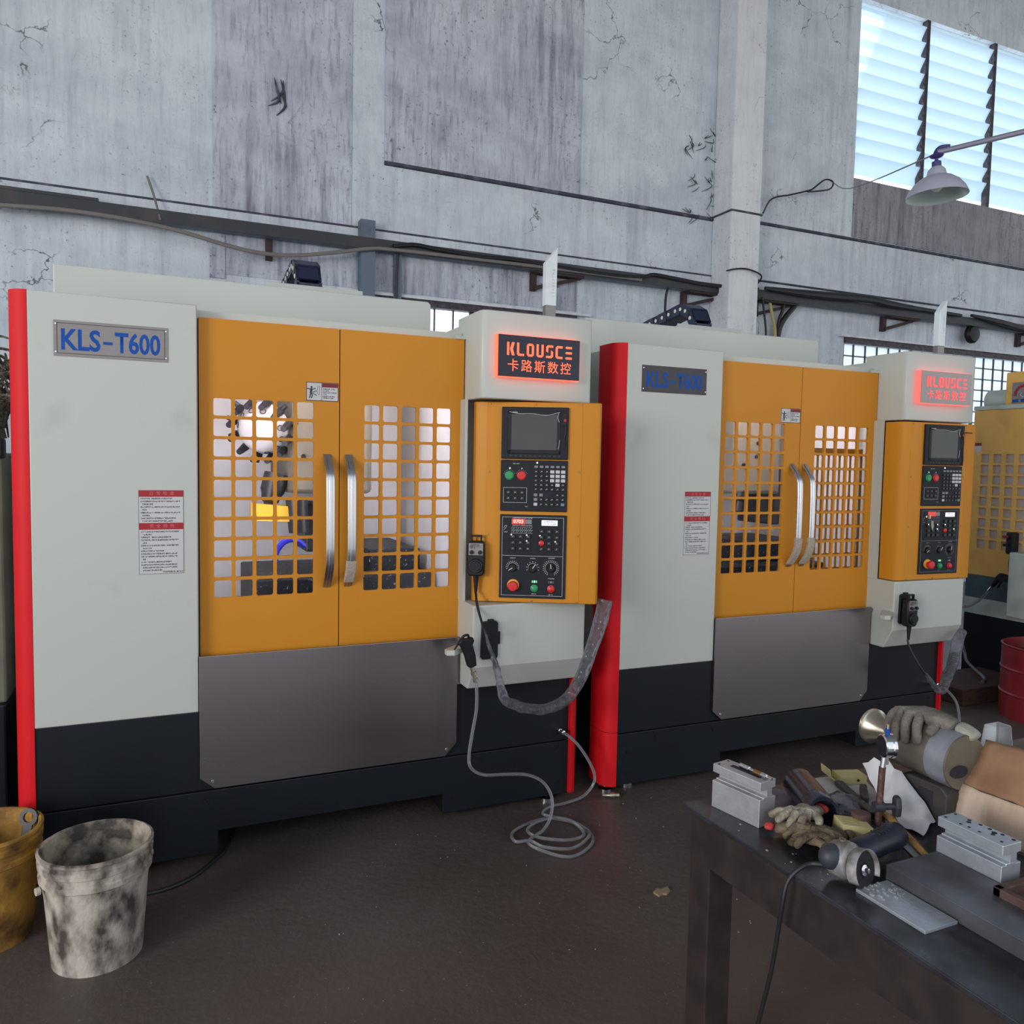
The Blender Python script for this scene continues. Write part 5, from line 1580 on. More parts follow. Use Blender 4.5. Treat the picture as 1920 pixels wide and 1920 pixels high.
# ------------------------------------------------------------------ buckets
def pail(name, label, c, rim_r, base_r, h, mo, mi, lean=(0, 0)):
    t = thing(name, label, 'bucket', (c[0], c[1], 0))
    k = lambda f: base_r + (rim_r - base_r) * f
    pf = [(base_r - 0.006, 0.004), (base_r, 0.0), (k(0.62), h * 0.62), (k(0.74) + 0.003, h * 0.74), (k(0.76) + 0.010, h * 0.755), (k(0.80) + 0.010, h * 0.80), (k(0.81) + 0.004, h * 0.81), (k(0.86) + 0.004, h * 0.86), (k(0.87) + 0.009, h * 0.87), (k(0.92) + 0.009, h * 0.92), (k(0.93) + 0.003, h * 0.93), (rim_r + 0.003, h * 0.96), (rim_r + 0.008, h * 0.97), (rim_r + 0.008, h * 0.992), (rim_r, h)]
    MB().lathe(pf, (c[0], c[1], 0), (0, 0, 1), 56, close=False).build('bucket_wall', mo, t, world=True, smooth=30)
    MB().lathe([(rim_r, h), (rim_r - 0.006, h - 0.004), (k(0.5) - 0.005, h * 0.5), (base_r - 0.006, 0.05), (0, 0.05)], (c[0], c[1], 0), (0, 0, 1), 56, close=False).build('bucket_lining', mi, t, world=True, smooth=30)
    return t


wp = pail('plastic_bucket', 'grimy off-white plastic bucket on the floor in front', (0.222, -0.467), 0.160, 0.132, 0.37, M['bucket_white'], M['bucket_in'])
for a in (R(205), R(25)):
    c = Vector((0.222 + 0.166 * math.cos(a), -0.467 + 0.166 * math.sin(a), 0.272))
    MB().cyl(c, c + Vector((math.cos(a), math.sin(a), 0)) * 0.012, 0.012, n=12).build('handle_lug', M['bucket_white'], wp, world=True)
yb = pail('plastic_bucket', 'grimy yellow plastic bucket with a wrench standing in it', (-0.118, -0.232), 0.160, 0.132, 0.37, M['bucket_yellow'], M['bucket_yellow'])
wr = thing('wrench', 'dull ring wrench leaning inside the yellow bucket', 'wrench', (-0.07, -0.2, 0.05))
d = Vector((0.035, 0.055, 0.26)).normalized()
w = MB()
top = Vector((0.002, -0.175, 0.372))
side = Vector((0.9, -0.35, 0)).normalized()
for (a, b, hw) in ((0.035, 0.30, 0.017),):
    p0, p1 = top - d * a, top - d * b
    n_ = d.cross(side).normalized() * 0.004
    vs = []
    for p in (p0, p1):
        for sg in (-1, 1):
            for sn_ in (-1, 1):
                vs.append(w.bm.verts.new(p + side * hw * sg + n_ * sn_))
    for f in ((0, 1, 3, 2), (4, 6, 7, 5), (0, 4, 5, 1), (2, 3, 7, 6), (0, 2, 6, 4), (1, 5, 7, 3)):
        w.bm.faces.new([vs[i] for i in f])
w.build('shaft', M['wrench'], wr, world=True, smooth=0, bevel=0.002)
MB().lathe([(0.030, -0.006), (0.030, 0.006), (0.017, 0.006), (0.017, -0.006), (0.030, -0.006)], top - d * 0.01, d.cross(side), 28, close=False).build('ring_end', M['wrench'], wr, world=True, smooth=40)

# ------------------------------------------------------------------ loose things on the floor
tag(MB().tube([(0.30, -0.16, 0.008), (0.42, -0.155, 0.008), (0.52, -0.10, 0.008), (0.60, 0.0, 0.008), (0.66, 0.10, 0.008), (0.72, 0.3, 0.008)], 0.008, 8, 6).build('floor_cable', M['cable'], origin=(0.5, -0.1, 0)), 'black cable lying on the floor under the left machine', 'cable')
f = thing('hose_fitting', 'small pale hose fitting lying on the floor by the red post', 'fitting', (2.395, -0.05, 0.0))
MB().lathe([(0.003, 0), (0.008, 0.02), (0.006, 0.022), (0.013, 0.04), (0.013, 0.06), (0.010, 0.062), (0.012, 0.08), (0, 0.08)], (2.355, -0.035, 0.013), (0.95, -0.35, 0), 14).build('fitting_body', M['cone'], f, world=True, smooth=40)
tag(MB().prism([(2.095, -0.85), (2.12, -0.835), (2.135, -0.845), (2.165, -0.84), (2.16, -0.865), (2.135, -0.88), (2.12, -0.872), (2.10, -0.88)], 'z', 0.0, 0.008).build('paper_scrap', M['leaf'], origin=(2.13, -0.86, 0)), 'crumpled brown paper scrap on the floor near the bench leg', 'paper')
rr = random.Random(5)
chips = MB()
for k in range(70):
    a = rr.uniform(0, 1)
    x, y = 0.9 + rr.random() * 2.0, -1.2 + rr.random() * 1.15
    s_ = rr.uniform(0.0007, 0.0022)
    chips.box(x - s_, x + s_, y - s_ * rr.uniform(0.4, 2), y + s_, 0.0, s_)
tag(chips.build('metal_chips', M['chip'], origin=(1.9, -0.6, 0), smooth=0), 'tiny bright metal chips scattered on the dark floor', 'metal chips', kind='stuff')

# ------------------------------------------------------------------ the bench
BT = 0.75
bn = thing('work_bench', 'dark steel work bench crowded with tools in the right foreground', 'bench', (2.3, -2.2, 0))
MB().box(1.62, 3.05, -2.85, -1.645, BT - 0.012, BT).build('bench_top', M['bench_top'], bn, world=True, smooth=0, bevel=0.002)
MB().box(1.634, 1.652, -2.80, -1.66, BT - 0.13, BT - 0.012).box(1.652, 3.0, -1.678, -1.66, BT - 0.13, BT - 0.012).box(1.652, 3.0, -2.80, -2.78, BT - 0.13, BT - 0.012).build('bench_apron', M['bench_side'], bn, world=True, smooth=0)
for x, y in ((1.634, -1.74), (1.634, -2.80), (2.92, -1.74), (2.92, -2.80)):
    MB().box(x + 0.001, x + 0.075, y, y + 0.078, 0.0, BT - 0.0125).build('leg', M['bench_side'], bn, world=True, smooth=0, bevel=0.003)


def alu_block(label, x, y, rz, slot):
    """milled rail block: deep foot, narrow neck, drilled top plate; origin bottom front left, length along -y"""
    t = thing('aluminium_block', label, 'aluminium block', (x, y, BT), rz)
    m = M['alu'] if slot else M['alu_blue']
    L_, W_ = 0.146, 0.058
    ft = MB()
    ft.prism([(0, 0), (W_, 0), (W_, 0.068), (0.044, 0.068), (0.044, 0.071), (0.014, 0.071), (0.014, 0.068), (0, 0.068)], 'y', -L_, 0)
    ft.build('block_foot', m, t, smooth=0, bevel=0.0015)
    MB().box(0.026, 0.044, -L_, 0, 0.070, 0.090).build('block_neck', m, t, smooth=0)
    MB().box(0.001, W_ - 0.001, -L_, 0, 0.089, 0.110).build('top_plate', m, t, smooth=0, bevel=0.0015)
    hs = MB()
    if slot:
        hs.box(0.022, 0.036, -0.125, -0.035, 0.1095, 0.1106)
        hs.build('top_slot', M['hole'], t, smooth=0)
        for (u, v) in ((0.010, -0.012), (0.045, -0.010)):
            MB().cyl((u, v, 0.1098), (u, v, 0.1106), 0.0032, n=12).build('screw_hole', M['hole'], t)
    else:
        for (u, v, r_) in ((0.012, -0.010, 0.0032), (0.045, -0.008, 0.0032), (0.012, -0.045, 0.003), (0.046, -0.040, 0.004), (0.036, -0.046, 0.0048), (0.015, -0.062, 0.003), (0.048, -0.064, 0.004), (0.015, -0.085, 0.003), (0.047, -0.085, 0.004), (0.040, -0.100, 0.0055), (0.030, -0.104, 0.0042), (0.048, -0.112, 0.004), (0.016, -0.132, 0.003), (0.047, -0.136, 0.004)):
            MB().cyl((u, v, 0.1098), (u, v, 0.1106), r_, n=12).build('screw_hole', M['hole'], t)
    return t


alu_block('bright milled aluminium block at the far left corner of the bench', 1.674, -1.690, R(10), True)
td = thing('tool_bit', 'brass and chrome tool bit lying in the slot of the left aluminium block', 'tool bit', (1.73, -1.76, BT + 0.111))
b0 = Vector((1.719, -1.740, BT + 0.117))
dv = Vector((0.10, -1.0, 0)).normalized()
MB().lathe([(0.006, 0), (0.006, 0.03), (0.004, 0.031), (0.004, 0.045)], b0, dv, 12).build('chrome_end', M['chrome'], td, world=True, smooth=40)
MB().lathe([(0.0055, 0.045), (0.0055, 0.068)], b0, dv, 12).build('brass_collar', M['screw'], td, world=True, smooth=40)
MB().lathe([(0.006, 0.068), (0.006, 0.085), (0.003, 0.086), (0.003, 0.10)], b0, dv, 12).build('tip', M['chrome'], td, world=True, smooth=40)
alu_block('machined aluminium block with a drilled top plate at the right of the bench', 1.937, -2.117, 0.0, False)
tag(MB().box(1.782, 1.930, -2.50, -2.122, BT, BT + 0.036).build('steel_plate', M['plate_steel'], origin=(1.85, -2.3, BT), smooth=0, bevel=0.0015), 'thick grey ground steel plate lying at the front of the bench', 'steel plate')
tag(MB().box(1.690, 1.778, -2.29, -2.130, BT, BT + 0.007).build('steel_strip', M['alu_blue'], origin=(1.73, -2.21, BT), smooth=0, bevel=0.001), 'thin bright steel strip lying beside the thick plate', 'steel strip')
ch = MB()
for k in range(40):
    x, y = rr.uniform(1.70, 1.775), rr.uniform(-2.19, -2.132)
    s_ = rr.uniform(0.0008, 0.0024)
    ch.box(x - s_, x + s_, y - s_, y + s_ * 2, BT + 0.007, BT + 0.007 + s_)
tag(ch.build('metal_chips', M['chip'], origin=(1.74, -2.16, BT + 0.007), smooth=0), 'bright chips lying on the thin steel strip', 'metal chips', kind='stuff')
ch = MB()
for k in range(16):
    x, y = rr.uniform(1.63, 1.78), rr.uniform(-2.08, -1.70)
    s_ = rr.uniform(0.0006, 0.0018)
    ch.box(x - s_, x + s_, y - s_, y + s_ * 2, BT, BT + s_)
tag(ch.build('metal_chips', M['chip'], origin=(1.7, -1.9, BT), smooth=0), 'tiny chips sprinkled along the left edge of the bench', 'metal chips', kind='stuff')
# open wooden tray
tr = thing('wooden_tray', 'open dark brown wooden tray at the front right of the bench', 'tray', (2.1, -2.5, BT))
y0_, y1_, x0_, x1_ = -2.70, -2.285, 1.880, 2.125
MB().box(x0_, x1_, y0_, y1_, BT, BT + 0.008).build('tray_floor', M['wood_brown'], tr, world=True, smooth=0)
for nm, a in (('tray_side', (x0_, x1_, y1_ - 0.016, y1_)), ('tray_side', (x0_, x1_, y0_, y0_ + 0.016)), ('tray_end', (x0_, x0_ + 0.016, y0_, y1_)), ('tray_end', (x1_ - 0.016, x1_, y0_, y1_))):
    MB().box(*a, BT + 0.007, BT + 0.052).build(nm, M['wood_brown'], tr, world=True, smooth=0, bevel=0.002)

# ------------------------------------------------------------------ lathe tailstock with a glove on it
ts = thing('tailstock', 'heavy aged lathe tailstock with a pale cone lying on the bench', 'tailstock', (2.19, -1.88, BT))
A0 = Vector((2.187, -1.815, 0.902))
dv = Vector((-0.06, -1, 0)).normalized()
MB().lathe([(0.0, -0.004), (0.052, -0.004), (0.062, 0.004), (0.067, 0.015), (0.0675, 0.10), (0.0675, 0.182), (0.066, 0.188), (0.0, 0.188)], A0, dv, 48).build('barrel', M['tail'], ts, world=True, smooth=40)
MB().lathe([(0.0682, 0.128), (0.0682, 0.180), (0.0676, 0.184)], A0, dv, 48, close=False).build('bare_band', M['tail_bright'], ts, world=True, smooth=40)
kw = MB().lathe([(0.028, 0.0), (0.028, 0.002), (0.0, 0.002)], A0 + dv * 0.1885 + Vector((-0.022, 0, -0.018)), dv, 24)
for v in kw.bm.verts:
    v.co.z = A0.z - 0.018 + (v.co.z - A0.z + 0.018) * 0.55
kw.build('end_slot', M['hole'], ts, world=True)
MB().lathe([(0.036, 0.0), (0.034, -0.022), (0.026, -0.03), (0.0, -0.03)], A0, dv, 28).build('nose', M['tail_dark'], ts, world=True, smooth=40)
MB().lathe([(0.019, -0.028), (0.020, -0.045), (0.042, -0.090), (0.047, -0.094), (0.047, -0.102), (0.040, -0.103), (0.030, -0.08), (0.0, -0.078)], A0, dv, 40).build('cone', M['cone'], ts, world=True, smooth=35)
bs = MB().prism([(-2.003, BT), (-2.003, BT + 0.080), (-1.985, BT + 0.095), (-1.90, BT + 0.095), (-1.865, BT + 0.085), (-1.865, BT)], 'x', 2.118, 2.245)
bs.build('cast_base', M['tail_dark'], ts, world=True, smooth=0, bevel=0.004)
MB().box(2.1165, 2.119, -1.965, -1.925, BT + 0.040, BT + 0.076).build('base_window', M['hole'], ts, world=True, smooth=0)
# glove draped on the barrel, cuff to the right, fingers hanging to the left
gl = thing('work_glove', 'dirty grey knit work glove draped over the tailstock', 'glove', (2.18, -1.87, 0.97))
pts = [(2.180, -1.862, 0.984), (2.190, -1.905, 0.984), (2.196, -1.945, 0.980), (2.200, -1.962, 0.977),
       (2.158, -1.886, 0.982), (2.130, -1.902, 0.968), (2.117, -1.915, 0.940), (2.115, -1.915, 0.922),
       (2.158, -1.860, 0.984), (2.130, -1.870, 0.966), (2.116, -1.882, 0.938), (2.112, -1.886, 0.915),
       (2.160, -1.836, 0.982), (2.134, -1.842, 0.964), (2.117, -1.852, 0.938), (2.112, -1.858, 0.916),
       (2.166, -1.815, 0.976), (2.142, -1.815, 0.962), (2.124, -1.822, 0.940), (2.116, -1.828, 0.922),
       (2.165, -1.925, 0.976), (2.138, -1.938, 0.966), (2.124, -1.936, 0.954)]
edges = [(0, 1), (1, 2), (2, 3)] + [e_ for b_ in (4, 8, 12, 16) for e_ in ((0, b_), (b_, b_ + 1), (b_ + 1, b_ + 2), (b_ + 2, b_ + 3))] + [(1, 20), (20, 21), (21, 22)]
fr_ = [0.0135, 0.0130, 0.0120, 0.0105]
rad = [(0.038, 0.022), (0.032, 0.019), (0.027, 0.016), (0.026, 0.015)] + fr_ * 4 + [0.013, 0.012, 0.0105]
go_ = skin('glove_body', pts, edges, rad, M['glove'], gl)
for v in go_.data.vertices:
    v.co += Vector((0.3, 0.3, 0.8)) * 0.005 * mnoise.noise(v.co * 48)
skin('glove_cuff', [(2.199, -1.957, 0.977), (2.204, -1.975, 0.973), (2.208, -1.995, 0.965), (2.210, -2.006, 0.957)], [(0, 1), (1, 2), (2, 3)], [(0.0275, 0.0155), (0.029, 0.016), (0.029, 0.0155), (0.026, 0.014)], M['glove_pale'], gl)


# ------------------------------------------------------------------ sheets, papers and cartons
def sheet(name, poly, zf, m, parent=None, th=0.0006, cuts=5):
    mb = MB()
    f = mb.bm.faces.new([mb.bm.verts.new(Vector((x, y, 0))) for x, y in poly])
    bmesh.ops.triangulate(mb.bm, faces=[f])
    for k in range(cuts):
        long = [e_ for e_ in mb.bm.edges if e_.calc_length() > 0.02]
        if not long:
            break
        bmesh.ops.subdivide_edges(mb.bm, edges=long, cuts=1, use_grid_fill=True)
        bmesh.ops.triangulate(mb.bm, faces=[q_ for q_ in mb.bm.faces if len(q_.verts) > 3])
    for v in mb.bm.verts:
        v.co.z = zf(v.co.x, v.co.y)
    r_ = bmesh.ops.extrude_face_region(mb.bm, geom=mb.bm.faces[:])
    for q_ in r_['geom']:
        if isinstance(q_, bmesh.types.BMVert):
            q_.co.z += th
    return mb


PV = [(2.07, -1.796, 0.844), (2.085, -1.818, 0.863), (2.1, -1.846, 0.870), (2.105, -1.885, 0.849), (2.105, -1.921, 0.819), (2.105, -1.955, 0.798), (2.110, -1.982, 0.757), (2.025, -2.017, 0.754), (2.027, -1.956, 0.753), (2.049, -1.896, 0.755), (2.070, -1.850, 0.772), (2.060, -1.828, 0.812)]


def paper_z(x, y):
    n_, d_ = 0.0, 0.0
    for a_, b_, c_ in PV:
        w_ = 1.0 / ((x - a_) ** 2 + (y - b_) ** 2 + 1e-5) ** 1.5
        n_ += w_ * c_
        d_ += w_
    return max(BT + 0.002, n_ / d_ + 0.006 * mnoise.noise(Vector((x * 28, y * 28, 0))))


tag(sheet('paper', [(a_, b_) for a_, b_, c_ in PV], paper_z, M['paper']).build('waxed_paper', M['paper'], origin=(2.07, -1.9, BT), smooth=60), 'large creased white waxed paper leaning against the tailstock', 'paper')
p2 = lambda x, y: BT + 0.0008
tag(sheet('paper', [(2.045, -1.652), (2.20, -1.672), (2.13, -1.80), (2.04, -1.90), (1.985, -1.93), (1.975, -1.80)], p2, M['paper'], cuts=2).build('paper_sheet', M['paper'], origin=(2.07, -1.75, BT)), 'flat white paper sheet under the small yellow carton', 'paper')
p3 = lambda x, y: BT + 0.0008 + 0.004 * max(0, mnoise.noise(Vector((x * 60, y * 60, 3))))
tag(sheet('paper', [(1.79, -1.70), (1.90, -1.665), (1.93, -1.72), (1.87, -1.79), (1.80, -1.83), (1.765, -1.78)], p3, M['paper'], cuts=4).build('grey_paper', mat('smudged_grey_paper', (0.26, 0.235, 0.29), 0.7, col2=(0.13, 0.115, 0.145), scale=22), origin=(1.85, -1.75, BT)), 'smudged grey paper lying behind the left aluminium block', 'paper')


def carton(label, c, rz, sx, sy, sz, tilt=0.0, flap=False):
    t = thing('small_carton', label, 'carton', c, rz)
    T = Matrix.Rotation(tilt, 4, 'Y')
    MB().box(-sx / 2, sx / 2, -sy / 2, sy / 2, 0, sz, T).build('carton_body', M['carton_y'], t, smooth=0, bevel=0.001)
    if flap:
        MB().prism([(-sx / 2, 0), (-sx / 2 - 0.03, 0.02), (-sx / 2 - 0.033, 0.042), (-sx / 2 - 0.031, 0.042), (-sx / 2 - 0.027, 0.021), (-sx / 2, 0.003)], 'y', -sy / 2, sy / 2).build('open_flap', M['carton_y'], t, smooth=0)
        MB().cyl((0.012, -sy / 2 - 0.0004, sz * 0.5), (0.012, -sy / 2 + 0.0002, sz * 0.5), 0.004, n=12).build('finger_hole', M['hole'], t)
    else:
        pr_ = MB()
        for i in range(4):
            pr_.box(-sx * 0.4, sx * (0.1 + 0.08 * i), -sy * 0.35 + i * sy * 0.2, -sy * 0.31 + i * sy * 0.2, sz, sz + 0.0004, T)
        pr_.build('carton_print', M['wood'], t, smooth=0)
    return t


carton('pale yellow carton with an open flap on the white paper', (2.128, -1.703, BT + 0.002), R(-18), 0.075, 0.05, 0.022, 0.0, True)
carton('pale yellow carton lying in front of the round wooden block', (1.872, -1.950, BT + 0.012), R(-24), 0.070, 0.055, 0.026, R(6), False)
# clear bag, dark bars, wooden block, stick
bg = MB().sphere((1.965, -1.845, BT + 0.022), 0.042, 28, (0.9, 1.35, 0.55))
for v in bg.bm.verts:
    v.co += Vector((1, 1, 1)) * 0.010 * mnoise.noise(v.co * 45) + Vector((0.4, -0.7, 0.6)) * 0.008 * mnoise.noise(v.co * 90)
    v.co.z = max(v.co.z, BT + 0.002)
tag(bg.build('plastic_bag', M['wrap'], origin=(1.965, -1.845, BT), smooth=20), 'crumpled clear plastic bag beside the dark tube', 'bag')


def bar(name, label, a, b, w, h, m, cat):
    a, b = Vector(a), Vector(b)
    d_ = (b - a).normalized()
    s_ = Vector((-d_.y, d_.x, 0)).normalized() * w / 2
    u_ = Vector((0, 0, h))
    mb = MB()
    vs = [mb.bm.verts.new(p + q_ + z_) for p in (a, b) for q_ in (-s_, s_) for z_ in (Vector((0, 0, 0)), u_)]
    for f_ in ((0, 1, 3, 2), (4, 6, 7, 5), (0, 4, 5, 1), (2, 3, 7, 6), (0, 2, 6, 4), (1, 5, 7, 3)):
        mb.bm.faces.new([vs[i] for i in f_])
    o = mb.build(name, m, origin=tuple((a + b) / 2), smooth=0, bevel=min(w, h) * 0.2)
    return tag(o, label, cat)


bar('steel_bar', 'dark flat steel bar lying between the paper and the tube', (2.075, -1.715, BT + 0.004), (1.990, -1.93, BT + 0.004), 0.022, 0.012, M['knob_black'], 'bar')
bar('steel_bar', 'black bar wrapped in the clear bag behind the wooden block', (1.985, -1.86, BT + 0.020), (1.955, -1.94, BT + 0.022), 0.024, 0.018, M['black'], 'bar')
bar('clamp_bar', 'dark pivot bar sitting behind the indicator rod', (2.10, -1.775, BT + 0.006), (2.03, -1.845, BT + 0.010), 0.018, 0.02, M['tail_dark'], 'bar')
tag(MB().lathe([(0.021, 0), (0.022, 0.003), (0.022, 0.045), (0.020, 0.047), (0, 0.047)], (1.912, -1.938, BT), (0, 0, 1), 24).build('wooden_block', M['wood_brown'], origin=(1.912, -1.938, BT), smooth=40), 'short round brown wooden block beside the indicator stand', 'block')
ws = thing('wooden_stick', 'yellow wooden stick handle lying in front of the waxed paper', 'stick', (1.98, -1.99, BT + 0.02))
MB().tube([(2.012, -1.905, BT + 0.024), (1.985, -1.975, BT + 0.022), (1.975, -2.00, BT + 0.020), (1.945, -2.075, BT + 0.014), (1.93, -2.105, BT + 0.012)], [0.008, 0.0085, 0.0075, 0.0075, 0.006], 8, 5).build('stick_body', M['wood'], ws, world=True)
bar('glass_strip', 'thin pale blue strip lying behind the angle grinder', (1.955, -2.02, BT + 0.002), (1.918, -2.10, BT + 0.002), 0.016, 0.004, M['alu_blue'], 'strip')

# dark polished tube with a hollow front
tb = thing('steel_tube', 'glossy blue-black hollow steel tube lying on the bench', 'tube', (1.86, -1.81, BT))
F0 = Vector((1.835, -1.898, BT + 0.041))
F1 = Vector((1.915, -1.735, BT + 0.041))
dv = (F1 - F0).normalized()
Ln = (F1 - F0).length
MB().lathe([(0.031, 0.06), (0.031, 0.0), (0.038, 0.0), (0.0395, 0.004), (0.0395, 0.045), (0.0388, 0.046), (0.0395, 0.047), (0.0395, Ln - 0.03), (0.0388, Ln - 0.029), (0.0395, Ln - 0.028), (0.0395, Ln - 0.004), (0.036, Ln), (0.0, Ln)], F0, dv, 44, close=False).build('tube_shell', M['blued'], tb, world=True, smooth=30)
MB().lathe([(0.031, 0.05), (0.0, 0.05)], F0, dv, 24, close=False).build('tube_bore', M['hole'], tb, world=True)

# two soiled gloves in a heap
def glove(label, c, ang, m, cuff_scale, seed, scale=1.0, lift=0.0, cuffm='glove_red'):
    g_ = thing('work_glove', label, 'glove', (c[0], c[1], BT + lift))
    rr_ = random.Random(seed)
    ca_, sa_ = math.cos(ang), math.sin(ang)

    def T(u, v, w_):
        u, v, w_ = u * scale, v * scale, w_ * scale
        return (c[0] + u * ca_ - v * sa_, c[1] + u * sa_ + v * ca_, BT + lift + w_)
    P_ = [T(0, 0, 0.020), T(-0.035, 0.004, 0.022), T(-0.060, 0.0, 0.018)]
    E_ = [(0, 1), (1, 2)]
    Rd = [(0.026, 0.018), (0.022, 0.015), (0.023, 0.013)]
    for i, (v0, sp, ln) in enumerate(((-0.024, -0.35, 0.055), (-0.009, -0.1, 0.066), (0.008, 0.12, 0.068), (0.022, 0.35, 0.058))):
        b_ = len(P_)
        hz_ = 0.024 + rr_.uniform(-0.004, 0.010)
        P_ += [T(0.026, v0, hz_), T(0.026 + ln * 0.5, v0 + sp * ln * 0.5, hz_ + rr_.uniform(-0.002, 0.008)), T(0.026 + ln, v0 + sp * ln + rr_.uniform(-0.008, 0.008), 0.012)]
        E_ += [(0, b_), (b_, b_ + 1), (b_ + 1, b_ + 2)]
        Rd += [0.0115, 0.0105, 0.009]
    b_ = len(P_)
    P_ += [T(-0.008, 0.030, 0.022), T(0.010, 0.050, 0.024), T(0.026, 0.060, 0.016)]
    E_ += [(0, b_), (b_, b_ + 1), (b_ + 1, b_ + 2)]
    Rd += [0.012, 0.011, 0.009]
    Rd = [tuple(a * scale for a in r_) if isinstance(r_, tuple) else r_ * scale for r_ in Rd]
    o = skin('glove_body', P_, E_, Rd, m, g_)
    for v in o.data.vertices:
        v.co += Vector((0.3, 0.3, 1)) * 0.004 * mnoise.noise(v.co * 55 + Vector((seed, 0, 0)))
        v.co.z = max(v.co.z, 0.001 - lift * 0.0)
    skin('glove_cuff', [T(-0.058, 0.0, 0.018), T(-0.070, -0.001, 0.018), T(-0.082, -0.002, 0.016)], [(0, 1), (1, 2)], [(0.0235 * scale * cuff_scale, 0.0135 * scale * cuff_scale), (0.0245 * scale * cuff_scale, 0.014 * scale * cuff_scale), (0.022 * scale * cuff_scale, 0.012 * scale * cuff_scale)], M[cuffm], g_)
    return g_


glove('oil-soaked brown work glove with a red cuff at the front of the heap', (1.742, -1.922, 0), R(-60), M['glove_brown'], 0.62, 3, 1.0)
glove('crumpled dark brown work glove under the yellow carton', (1.775, -1.955, 0), R(160), M['glove_brown'], 1, 5, 0.95, 0.004, 'glove_brown')
glove('cream work glove with its red cuff in the mouth of the tube', (1.795, -1.880, 0), R(-170), M['glove_cream'], 1, 8, 0.92, 0.022)

# ------------------------------------------------------------------ dial indicator on a rusty rod
di = thing('dial_indicator', 'chrome dial indicator on a rusty rod standing on the bench', 'dial gauge', (1.95, -1.955, BT))
MB().box(1.925, 1.975, -1.985, -1.930, BT, BT + 0.018).build('stand_base', M['knob_black'], di, world=True, smooth=0, bevel=0.003)
MB().cyl((1.948, -1.955, BT + 0.015), (1.955, -1.955, BT + 0.157), 0.0078, n=14).build('lower_rod', M['rod_rust'], di, world=True)
MB().cyl((1.955, -1.955, BT + 0.155), (1.959, -1.955, BT + 0.185), 0.0062, n=14).build('upper_rod', M['chrome'], di, world=True)
rv_ = Vector((0.93, -0.36, 0)).normalized()
dc_ = Vector((1.962, -1.955, 0.957))
MB().lathe([(0.024, -0.010), (0.027, -0.008), (0.027, 0.006), (0.0285, 0.008), (0.0285, 0.015), (0.025, 0.016)], dc_, rv_, 36, close=False).build('gauge_case', M['chrome'], di, world=True, smooth=35)
MB().lathe([(0.025, 0.0158), (0.0, 0.0158)], dc_, rv_, 28, close=False).build('gauge_face', M['paper_label'], di, world=True)
MB().lathe([(0.024, -0.010), (0.0, -0.010)], dc_, rv_, 28, close=False).build('gauge_back', M['chrome'], di, world=True)
MB().cyl(dc_ + Vector((0.004, 0, 0.026)), dc_ + Vector((0.004, 0, 0.040)), 0.005, n=12).build('spindle_cap', M['blue_ink'], di, world=True)
MB().cyl(dc_ + Vector((0.004, 0, 0.038)), dc_ + Vector((0.004, 0, 0.050)), 0.0035, n=12).build('spindle_top', M['chrome'], di, world=True)
MB().cyl(dc_ + Vector((0.006, 0, -0.045)), dc_ + Vector((0.006, 0, -0.026)), 0.0045, n=12).build('gauge_stem', M['chrome'], di, world=True)
cl = Vector((1.951, -1.955, BT + 0.062))
MB().lathe([(0.012, -0.014), (0.012, 0.010), (0.008, 0.012), (0.007, 0.040)], cl, rv_, 16).build('clamp', M['knob_black'], di, world=True, smooth=40)
wg = MB().prism([(-0.010, -0.022), (0.010, -0.026), (0.014, -0.012), (0.013, 0.016), (0.008, 0.026), (-0.008, 0.022), (-0.012, 0.0)], 'x', 0.036, 0.050, Matrix.Translation(cl) @ Matrix.Rotation(math.atan2(rv_.y, rv_.x), 4, 'Z'))
wg.build('clamp_knob', M['knob_black'], di, world=True, smooth=0, bevel=0.004)

# ------------------------------------------------------------------ angle grinder
gr = thing('angle_grinder', 'dark blue angle grinder with a silver head lying on the bench', 'angle grinder', (1.75, -2.06, BT))
H = Vector((1.700, -2.086, BT + 0.045))
bd = Vector((0.982, 0.19, 0.0)).normalized()
up = Vector((0, 0, 1))
B0 = H + bd * 0.020
MB().lathe([(0.022, 0.0), (0.028, 0.008), (0.028, 0.06), (0.0265, 0.08), (0.0265, 0.14), (0.029, 0.155), (0.027, 0.185), (0.019, 0.195), (0.0, 0.195)], B0, bd, 32).build('motor_body', M['grinder_blue'], gr, world=True, smooth=40)
vn = MB()
for k in range(5):
    p = B0 + bd * (0.098 + k * 0.012) + up * 0.0258
    vn.box(-0.0018, 0.0018, -0.011, 0.011, -0.0012, 0.0018, Matrix.Translation(p) @ Matrix.Rotation(math.atan2(bd.y, bd.x), 4, 'Z'))
vn.build('cooling_slots', M['hole'], gr, world=True, smooth=0)
sd = Vector((bd.y, -bd.x, 0)).normalized()
gd = (sd * 0.97 + up * 0.22).normalized()
hd = MB().lathe([(0.0, -0.034), (0.026, -0.032), (0.036, -0.018), (0.039, 0.004), (0.036, 0.020), (0.020, 0.030)], H, gd, 28)
hd.build('gear_head', M['grinder_silver'], gr, world=True, smooth=40)
MB().lathe([(0.007, 0.0), (0.007, 0.004), (0.004, 0.004), (0.004, 0.001)], H + up * 0.038 + sd * -0.004, up, 16, close=False).build('head_screw', M['grinder_silver'], gr, world=True)
G = H + gd * 0.030 + Vector((0.006, 0, -0.016))
gv = MB()
u_ = gd.cross(up).normalized()
v_ = u_.cross(gd)
ring_o, ring_i, ring_b = [], [], []
n_g = 26
vso = []
